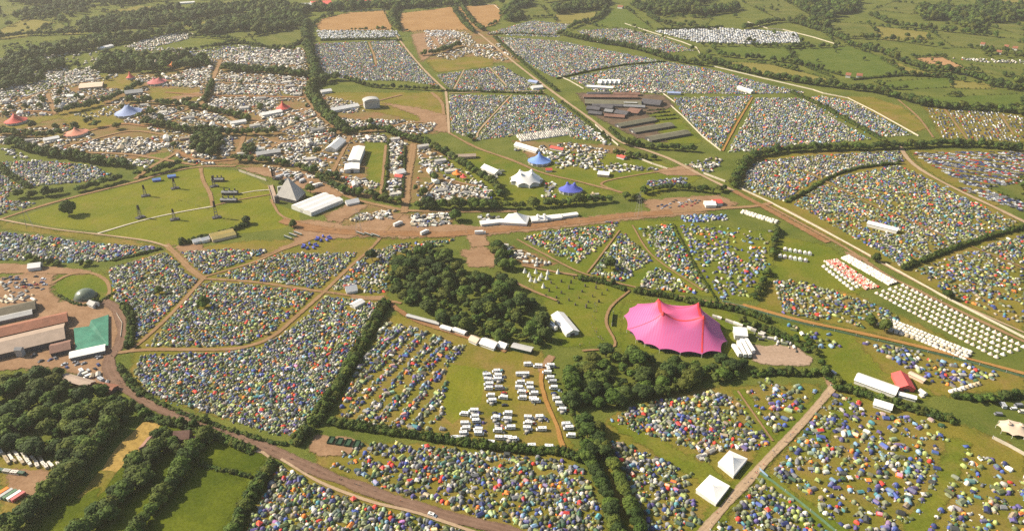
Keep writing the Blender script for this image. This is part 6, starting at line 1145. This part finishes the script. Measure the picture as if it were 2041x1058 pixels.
# ------------------------------------------------------------------ single things of each kind, the rest in one mass
ITEMS = [t for t in ITEMS if inframe(t[1], t[2], 12)]
def app(t): return max(t[4], t[5])/math.hypot(t[1], t[2], HGT)
mb = {}
def one_mesh(kind):
    V, Fc, sl = PROTO[kind]
    main = MB().add(V.tolist(), [f for f, s in zip(Fc, sl) if s != 2], 0)
    main.m = [1 if s == 1 else 0 for s in sl if s != 2]
    return main.mesh(kind, ['fabric_one', 'fabric_two'])
m, n, bs = newmat('fabric_two'); a = n.nodes.new('ShaderNodeObjectInfo')
hs = n.nodes.new('ShaderNodeHueSaturation'); n.links.new(a.outputs['Color'], hs.inputs['Color']); n.links.new(nramp(n, a.outputs['Random'], 0, 1, .35, .62), hs.inputs['Hue']); hs.inputs['Saturation'].default_value = .6
n.links.new(nramp(n, a.outputs['Random'], 0, 1, .7, 1.25), hs.inputs['Value']); n.links.new(hs.outputs[0], bs.inputs['Base Color']); bs.inputs['Roughness'].default_value = .65
obj_mat('paint_one', 0.35, 0.5)
DOORN = {'dome_tent': ('door', 'dark_grey'), 'tunnel_tent': ('door', 'dark_grey'), 'family_tent': ('doorway', 'dark_grey'), 'bell_tent': ('door', 'mid_grey'), 'stall_tent': ('counter_opening', 'mid_grey'), 'gazebo': None, 'parked_car': ('glazing', 'glass'), 'caravan': ('window', 'glass')}
CATN = {'dome_tent': 'tent', 'tunnel_tent': 'tent', 'family_tent': 'tent', 'gazebo': 'gazebo', 'bell_tent': 'bell tent', 'stall_tent': 'stall', 'parked_car': 'car', 'caravan': 'camper van'}
WORD = {'dome_tent': 'dome tent', 'tunnel_tent': 'tunnel tent', 'family_tent': 'frame tent', 'gazebo': 'gazebo', 'bell_tent': 'bell tent', 'stall_tent': 'gabled stall tent', 'parked_car': 'car', 'caravan': 'camper van'}
LIMIT = {'dome_tent': 300, 'tunnel_tent': 300, 'family_tent': 280, 'gazebo': 120, 'bell_tent': 300, 'stall_tent': 300, 'parked_car': 300, 'caravan': 300}
single, rest = [], []
for kd in PROTO:
    L = sorted([t for t in ITEMS if t[0] == kd], key=lambda t: -app(t)); single += L[:LIMIT[kd]]; rest += L[LIMIT[kd]:]
allp = np.array([(t[1], t[2]) for t in single]); seen = {}
labels = []
for i, t in enumerate(single):
    col = CLN[t[7]].replace('car ', ''); d = np.hypot(allp[:, 0]-t[1], allp[:, 1]-t[2]); o = np.argsort(d)[1:4]; nb = [CLN[single[j][7]].replace('car ', '')+' '+WORD[single[j][0]].split()[-1] for j in o]
    big = ' large' if t[4] > 2.9 and 'tent' in t[0] else ''
    c1 = f"{col}{big} {WORD[t[0]]} {t[10]}"; c2 = f"{col}{big} {WORD[t[0]]} beside a {nb[0]} {t[10]}"; c3 = f"{col}{big} {WORD[t[0]]} by {nb[0]} and {nb[1]} {t[10]}"
    c4 = f"{col}{big} {WORD[t[0]]} amid {nb[0].split(' tent')[0]}, {nb[1].split(' tent')[0]} and {nb[2]} {t[10]}"
    labels.append((c1, c2, c3, c4))
from collections import Counter
ONE = 'first second third fourth fifth sixth seventh eighth ninth tenth eleventh twelfth thirteenth fourteenth fifteenth sixteenth seventeenth eighteenth nineteenth'.split()
ORD = ONE+[x for b, e in (('twentieth', 'twenty'), ('thirtieth', 'thirty'), ('fortieth', 'forty'), ('fiftieth', 'fifty'), ('sixtieth', 'sixty'), ('seventieth', 'seventy')) for x in [b]+[e+'-'+o for o in ONE[:9]]]
def pick():
    c = [Counter(l[k] for l in labels) for k in range(4)]; out = []
    massed_too = {(t[0], CLN[t[7]].replace('car ', ''), t[10]) for t in rest}; order = {}
    for i, (l, t) in enumerate(zip(labels, single)): order.setdefault(l[0], []).append((topx(t[1], t[2])[0], i))
    rank = {i: k for v in order.values() for k, (_x, i) in enumerate(sorted(v))}
    for i, (l, t) in enumerate(zip(labels, single)):
        s = next((l[k] for k in range(4) if c[k][l[k]] == 1 and len(l[k].replace('-', ' ').split()) <= 16), None)
        if s is None and (t[0], CLN[t[7]].replace('car ', ''), t[10]) not in massed_too and c[0][l[0]] <= len(ORD):
            o2 = f'{ORD[rank[i]]} from left among {l[0].replace(WORD[t[0]], WORD[t[0]]+"s", 1)}'
            if len(o2.split()) <= 16: s = o2
        if s is None: s = l[1] if len(l[1].split()) <= 16 else l[0]
        out.append(s)
    return out
LBL = pick(); cnt = Counter(LBL)
proto_o = {}
for t, lb in zip(single, LBL):
    kd = t[0]
    if kd not in proto_o:
        V, Fc, sl = PROTO[kd]; me = one_mesh(kd)
        if kd in ('parked_car', 'caravan'): me.materials[0] = MATS['paint_one']; me.materials[1] = MATS['paint_one']
        door = None
        if DOORN[kd]:
            df = [f for f, s in zip(Fc, sl) if s == 2]; door = MB().add(V.tolist(), df).mesh(DOORN[kd][0], DOORN[kd][1])
        if kd == 'caravan':
            b = MB(); 
            for y in (-1.01, 1.01):
                for x0, x1 in ((-.7, -.3), (-.15, .2), (.35, .6)): b.add([(x0, y, .55), (x1, y, .55), (x1, y, .8), (x0, y, .8)], [(0, 1, 2, 3)])
            b.add([(.63, -.9, .985), (.63, .9, .985), (.79, .9, .56), (.79, -.9, .56)], [(0, 1, 2, 3)]); door = b.mesh('window', 'glass')
            # close the windscreen side with the body itself
            me = MB().add(V.tolist(), Fc).mesh(kd, ['paint_one'])
            wb = MB()
            for x in (-.55, .62):
                for y in (-.95, .95): wb.tube((x, y-.08, .13), (x, y+.08, .13), .13, n=10)
            wheels = [MB().tube((x, y-.07, .13), (x, y+.07, .13), .12, n=10).mesh('wheel', 'rubber') for x in (-.55, .62) for y in (-.95, .95)]
            roofb = MB().box(-.35, 0, 1.0, .35, .5, .05).add([], []).box(.15, .1, 1.0, .25, .4, .04).mesh('roof_vent', 'mid_grey')
        proto_o[kd] = (me, door)
    me, door = proto_o[kd]
    o = link(kd, me); o.location = (t[1], t[2], 0.0); o.rotation_euler = (0, 0, t[3]); o.scale = (t[4], t[5], t[6]); o.color = (*np.clip(t[8], 0, .85), 1)
    gp = f"{WORD[kd]}s {t[10]}"
    tag(o, lb, CATN[kd], gp if cnt[lb] == 1 else 'alike: '+lb)
    if door: link(DOORN[kd][0], door, o)
    if kd == 'caravan' and app(t) > 0.0045:
        for wm in wheels: link('wheel', wm, o)
        link('roof_vent', roofb, o)
bt = {}
def massed(name, kinds, label, cat):
    bt = []
    for kd in kinds:
        L = [t for t in rest if t[0] == kd]
        if not L: continue
        groups = [(PROTO[kd], L)]
        if kd == 'dome_tent':
            dd = [math.hypot(t[1], t[2]) for t in L]; groups = [(PROTO[kd], [t for t, d in zip(L, dd) if d < 560]), (DLOW, [t for t, d in zip(L, dd) if d >= 560])]
        for (V, Fc, sl), L2 in groups:
            if not L2: continue
            X = np.array([(t[1], t[2], 0.0) for t in L2]); cols = np.stack([np.array([t[8] for t in L2]), np.array([t[9] for t in L2]), np.full((len(L2), 3), .05)], 1)
            bt.append((V, Fc, sl, X, np.array([t[3] for t in L2]), np.array([(t[4], t[5], t[6]) for t in L2]), np.clip(cols, 0, .85)))
    tag(tile(name, bt, 'fabric_many'), label, cat, kind='stuff')
massed('tents', ['dome_tent', 'tunnel_tent', 'family_tent', 'gazebo', 'bell_tent'], 'mass of small tents filling the camping fields', 'tents')
massed('market_stalls', ['stall_tent'], 'mass of white stalls in the far markets', 'stalls'); massed('vehicles', ['parked_car', 'caravan'], 'mass of cars and vans in the far fields', 'vehicles')
print('items', len(single), len(rest), 'dup labels', sum(1 for k in cnt.values() if k > 1))
# camp litter between the tents: bags, chairs, windbreaks too small to count
LT = []
for t in ITEMS:
    if t[0] in ('dome_tent', 'tunnel_tent', 'family_tent') and math.hypot(t[1], t[2]) < 520:
        for _ in range(2):
            a = R.uniform(0, 6.28); d = R.uniform(1.6, 2.6); LT.append((t[1]+d*math.cos(a), t[2]+d*math.sin(a), a, R.uniform(.2, .9), R.uniform(.2, .6), R.uniform(.2, .9), PC[NR.choice(len(PN), p=FARMIX)]))
V = np.array([(-1, -1, 0), (1, -1, 0), (1, 1, 0), (-1, 1, 0), (-.8, -.7, 1), (.8, -.7, 1), (.8, .7, 1), (-.8, .7, 1)], float); Fc = [(4, 5, 6, 7), (0, 1, 5, 4), (1, 2, 6, 5), (2, 3, 7, 6), (3, 0, 4, 7)]
tag(tile('camping_litter', [(V, Fc, [0]*5, np.array([(l[0], l[1], 0) for l in LT]), np.array([l[2] for l in LT]), np.array([(l[3], l[4], l[5]) for l in LT]), np.array([l[6] for l in LT])[:, None, :])], 'fabric_many'), 'small bags chairs and gear lying between the tents', 'camping gear', kind='stuff')
# ------------------------------------------------------------------ vehicles with parts
def truck(name, label, px, py, yaw, L, cab=True, mat='white_pvc', group=None, h=3.2):
    x, y = G(px, py); t = thing(name, label, 'lorry', (x, y), yaw, group); keep_disc(x, y, 2)
    MB().box(0, 0, 0.9, L, 2.5, h).obj('box_body', mat, t)
    if cab:
        MB().box(L/2+1.3, 0, 0.6, 2.2, 2.4, 2.4, taper=.85).obj('cab', 'white_wall', t); MB().box(L/2+2.28, 0, 1.7, .1, 2.0, .9).obj('windscreen', 'glass', t)
    for k in (-.38, -.25, .35):
        for s in (-1, 1): MB().tube((L*k, s*1.0, .5), (L*k, s*1.25, .5), .5, n=12).obj('wheel', 'rubber', t)
for i, (a, b) in enumerate([((1462,694),(1474,713)),((1470,686),(1484,714)),((1478,683),(1494,714)),((1486,682),(1501,706))]):
    A, B = np.array(G(*a)), np.array(G(*b)); d = A-B; mx = ((a[0]+b[0])/2, (a[1]+b[1])/2)
    truck('lorry', f"white trailer {['nearest the pink big top in','second in','third in','furthest right in'][i]} the parked row", *mx, math.atan2(d[1], d[0]), float(np.hypot(*d)), cab=i % 2 == 0, group='white trailers right of the pink big top')
for i, (px, py, yw, L) in enumerate([(1096,648,2.2,10),(1102,655,2.2,9),(620,376,.6,12),(632,372,.6,10),(845,467,.9,9),(792,450,.9,10),(955,467,.1,9)]):
    truck('lorry', ['white lorry upper of two beside the long white marquee','white lorry lower of two beside the long white marquee','white lorry behind the pyramid stage','shorter white lorry behind the pyramid stage','lorry driving on the red dirt road','lorry by the dirt crossroads','white coach shaped lorry on the red dirt road'][i], px, py, yw, L)
# white van on the brown road
x, y = G(862, 1028); t = thing('white_van', 'white van with dark windows driving on the brown road', 'van', (x, y), -0.42)
prof = [(-2.7,.35),(-2.75,1.9),(-2.55,2.2),(1.1,2.2),(1.75,1.35),(2.6,1.1),(2.75,.9),(2.75,.35)]; b = MB(); n2 = len(prof)
b.add([(x2, -.98, z) for x2, z in prof]+[(x2, .98, z) for x2, z in prof], [tuple(range(n2-1, -1, -1)), tuple(range(n2, 2*n2))]+[(i, (i+1) % n2, n2+(i+1) % n2, n2+i) for i in range(n2)]); b.obj('body', 'white_pvc', t)
MB().add([(1.13,-.85,2.17),(1.13,.85,2.17),(1.76,.85,1.38),(1.76,-.85,1.38)], [(0,1,2,3)]).obj('windscreen', 'glass', t).location = (.03, 0, .02)
for s in (-1, 1): MB().box(-.6, s*.985, 1.35, 3.2, .03, .55).obj('side_window', 'glass', t)
for xx in (-1.7, 1.75):
    for s in (-1, 1): MB().tube((xx, s*.8, .36), (xx, s*1.02, .36), .36, n=14).obj('wheel', 'rubber', t)
for s in (-1, 1): MB().box(2.76, s*.7, .75, .04, .35, .2).obj('headlight', 'pale_grey', t)
MB().box(-.8, 0, 2.2, 1.6, 1.2, .06).obj('roof_vent', 'mid_grey', t)
# coloured trailers at the bottom left, green skips, blue ring trailers, toilets
for i, (px, py, mt, cl) in enumerate([(5,985,'orange_pvc','orange'),(14,987,'pale_grey','grey'),(22,989,'teal_fence','teal'),(30,991,'white_pvc','white'),(38,993,'dusty_red','dusty red')]):
    t = thing('shipping_container', f'{cl} long container in the row of five at the bottom left', 'container', G(px, py), 1.05, 'containers at the bottom left'); MB().box(0,0,0.15,8,2.3,2.5).obj('body', mt, t)
    MB().box(4.03,0,.25,.06,2.1,2.3).obj('door', 'mid_grey', t); rb = MB()
    for k in range(-7, 8): rb.box(k*.52, 1.17, .2, .12, .06, 2.4).box(k*.52, -1.17, .2, .12, .06, 2.4)
    rb.obj('rib_panel', mt, t); keep_disc(*G(px, py), 3)
for i in range(4):
    px, py = 655+17*i, 879+2.5*i; t = thing('green_skip_pen', f"{['first','second','third','last'][i]} dark green skip in the row below the hedge corner", 'skip', G(px, py), -.15, 'green skips'); b = MB()
    b.box(0,0,0,.2,6,2).box(3.6,0,0,.2,6,2).box(1.8,3,0,3.4,.2,2).box(1.8,-3,0,3.4,.2,2); b.obj('side', 'dark_green', t); MB().box(1.8,0,0,3.4,5.7,1.4).obj('load', 'dark_green', t); MB().box(4.3,0,0,.8,6,.4).obj('plank', 'cream', t)
for i, (px, py) in enumerate([(618,492),(645,477)]):
    for k in range(7):
        a = k*.9; x, y = G(px, py); t = thing('blue_water_trailer', f"blue tank trailer in the {'lower' if i == 0 else 'upper'} ring on the green triangle", 'trailer', (x+7*math.cos(a), y+5*math.sin(a)), a, f"blue trailers {'lower' if i == 0 else 'upper'} ring")
        MB().tube((-1.9,0,1.3),(1.9,0,1.3),1.0,n=10).obj('tank','violet_pvc',t); MB().box(0,0,.3,4,1.8,.3).obj('chassis','dark_grey',t)
    keep_disc(*G(px, py), 9)
for i, (px, py) in enumerate([(568,473),(588,465),(712,465),(728,467),(742,469),(578,468)]):
    for k in range(6 if i < 6 else 0):
        x, y = G(px, py); t = thing('green_toilet_cabin', 'dark green toilet cabin in a row beside the dirt road', 'toilet cabin', (x+k*1.6, y-k*1.1), -.6, 'green toilet cabins beside the dirt road')
        MB().box(0,0,0,1.3,1.3,2.2).obj('body','dark_green',t); MB().box(0,0,2.2,1.4,1.4,.15).obj('roof','pale_grey',t); MB().box(.66,0,.1,.03,.9,1.9).obj('door','teal_fence',t)
for i, (px, py) in enumerate([(313,363),(343,356)]):
    t = thing('blue_bar_tent', f"{'lower' if i == 0 else 'upper'} blue bar tent at the top of the arena", 'tent', G(px, py-2), .4, 'blue bar tents'); MB().gable(9,5,2.5,4).obj('roof','blue_pvc',t); MB().gable_wall(9,5,2.5,4).obj('wall','violet_pvc',t)
# ------------------------------------------------------------------ people on the pale track
bm = bmesh.new(); pts = [(0,0,.95),(0,0,1.2),(0,.01,1.45),(0,.01,1.6),(0,.02,1.74),(.1,0,.9),(.11,.1,.48),(.11,.12,.06),(-.1,0,.9),(-.11,-.12,.48),(-.11,-.2,.06),(.2,0,1.42),(.25,-.06,1.12),(.24,-.02,.86),(-.2,0,1.42),(-.25,.06,1.12),(-.24,.1,.86),(.11,.26,.04),(-.11,-.05,.04)]
rad = [.15,.14,.16,.07,.11,.1,.075,.05,.1,.075,.05,.06,.05,.035,.06,.05,.035,.04,.04]; vs = [bm.verts.new(p) for p in pts]
for a, b2 in [(0,1),(1,2),(2,3),(3,4),(0,5),(5,6),(6,7),(0,8),(8,9),(9,10),(2,11),(11,12),(12,13),(2,14),(14,15),(15,16),(7,17),(10,18)]: bm.edges.new((vs[a], vs[b2]))
me = bpy.data.meshes.new('person'); bm.to_mesh(me); bm.free(); po = link('person', me); md = po.modifiers.new('skin', 'SKIN')
for i, r in enumerate(rad): me.skin_vertices[0].data[i].radius = (r, r*.8)
me.skin_vertices[0].data[0].use_root = True; po.modifiers.new('sub', 'SUBSURF').levels = 1
dg = bpy.context.evaluated_depsgraph_get(); pm = bpy.data.meshes.new_from_object(po.evaluated_get(dg)); bpy.data.objects.remove(po)
pm.materials.clear()
for k in ('denim', 'fabric_one', 'skin', 'dark_grey'): pm.materials.append(MATS[k])
for p in pm.polygons: z = p.center.z; p.material_index = 0 if z < .95 else (1 if z < 1.5 and not (abs(p.center.x) > .21 and z < 1.15) else (2 if z < 1.72 else 3))
WALKS = [('pale track', [(1655,780),(1600,842),(1535,910),(1480,970),(1410,1048)], 34), ('brown road', [(285,798),(400,843),(500,880),(640,942),(800,1001)], 30), ('red dirt road', [(640,458),(800,466),(960,464),(1100,448),(1250,432)], 85), ('farm lane bend', [(240,690),(218,715),(228,752),(285,798)], 10),
 ('arena grass', [(300,420),(360,400),(420,420),(480,395),(530,380)], 50), ('slope by the pink big top', [(1190,600),(1180,650),(1200,680),(1150,690)], 40), ('southern trackway', [(1540,420),(1640,478),(1760,545),(1900,612)], 24), ('camp path fork', [(406,556),(500,562),(640,582),(760,598)], 22)]
for wk, q, i in [(a, b, i) for a, b, c in WALKS for i in range(c)]:
    n1 = len(q)-1; f = R.random(); k = min(n1-1, int(f*n1)); g2 = f*n1-k; px = q[k][0]*(1-g2)+q[k+1][0]*g2; py = q[k][1]*(1-g2)+q[k+1][1]*g2
    x, y = G(px, py); ci = R.randrange(len(PN)); o = link('person', pm); o.location = (x+R.uniform(-1.8, 1.8), y, .2); o.rotation_euler = (0, 0, R.choice([2.4, -.8])+R.uniform(-.3, .3)); o.color = (*PC[ci], 1)
    tag(o, f'walker in {PN[ci]} top and dark trousers on the {wk}', 'person', f'walkers in {PN[ci]} tops on the {wk}')
# ------------------------------------------------------------------ air
hz = bpy.data.meshes.new('haze'); b = MB().box(0, 5350, -1.0, 2*S+40, 11320, HGT+9); hz = b.mesh('haze', 'white_pvc'); hz.materials.clear()
m = bpy.data.materials.new('haze_air'); m.use_nodes = True; n = m.node_tree; n.nodes.remove(n.nodes['Principled BSDF']); v = n.nodes.new('ShaderNodeVolumePrincipled')
v.inputs['Color'].default_value = (0.94, 0.89, 0.78, 1); v.inputs['Density'].default_value = 0.000065; v.inputs['Anisotropy'].default_value = 0.2
n.links.new(v.outputs[0], n.nodes['Material Output'].inputs['Volume']); hz.materials.append(m)
ho = link('haze', hz); tag(ho, kind='stuff')
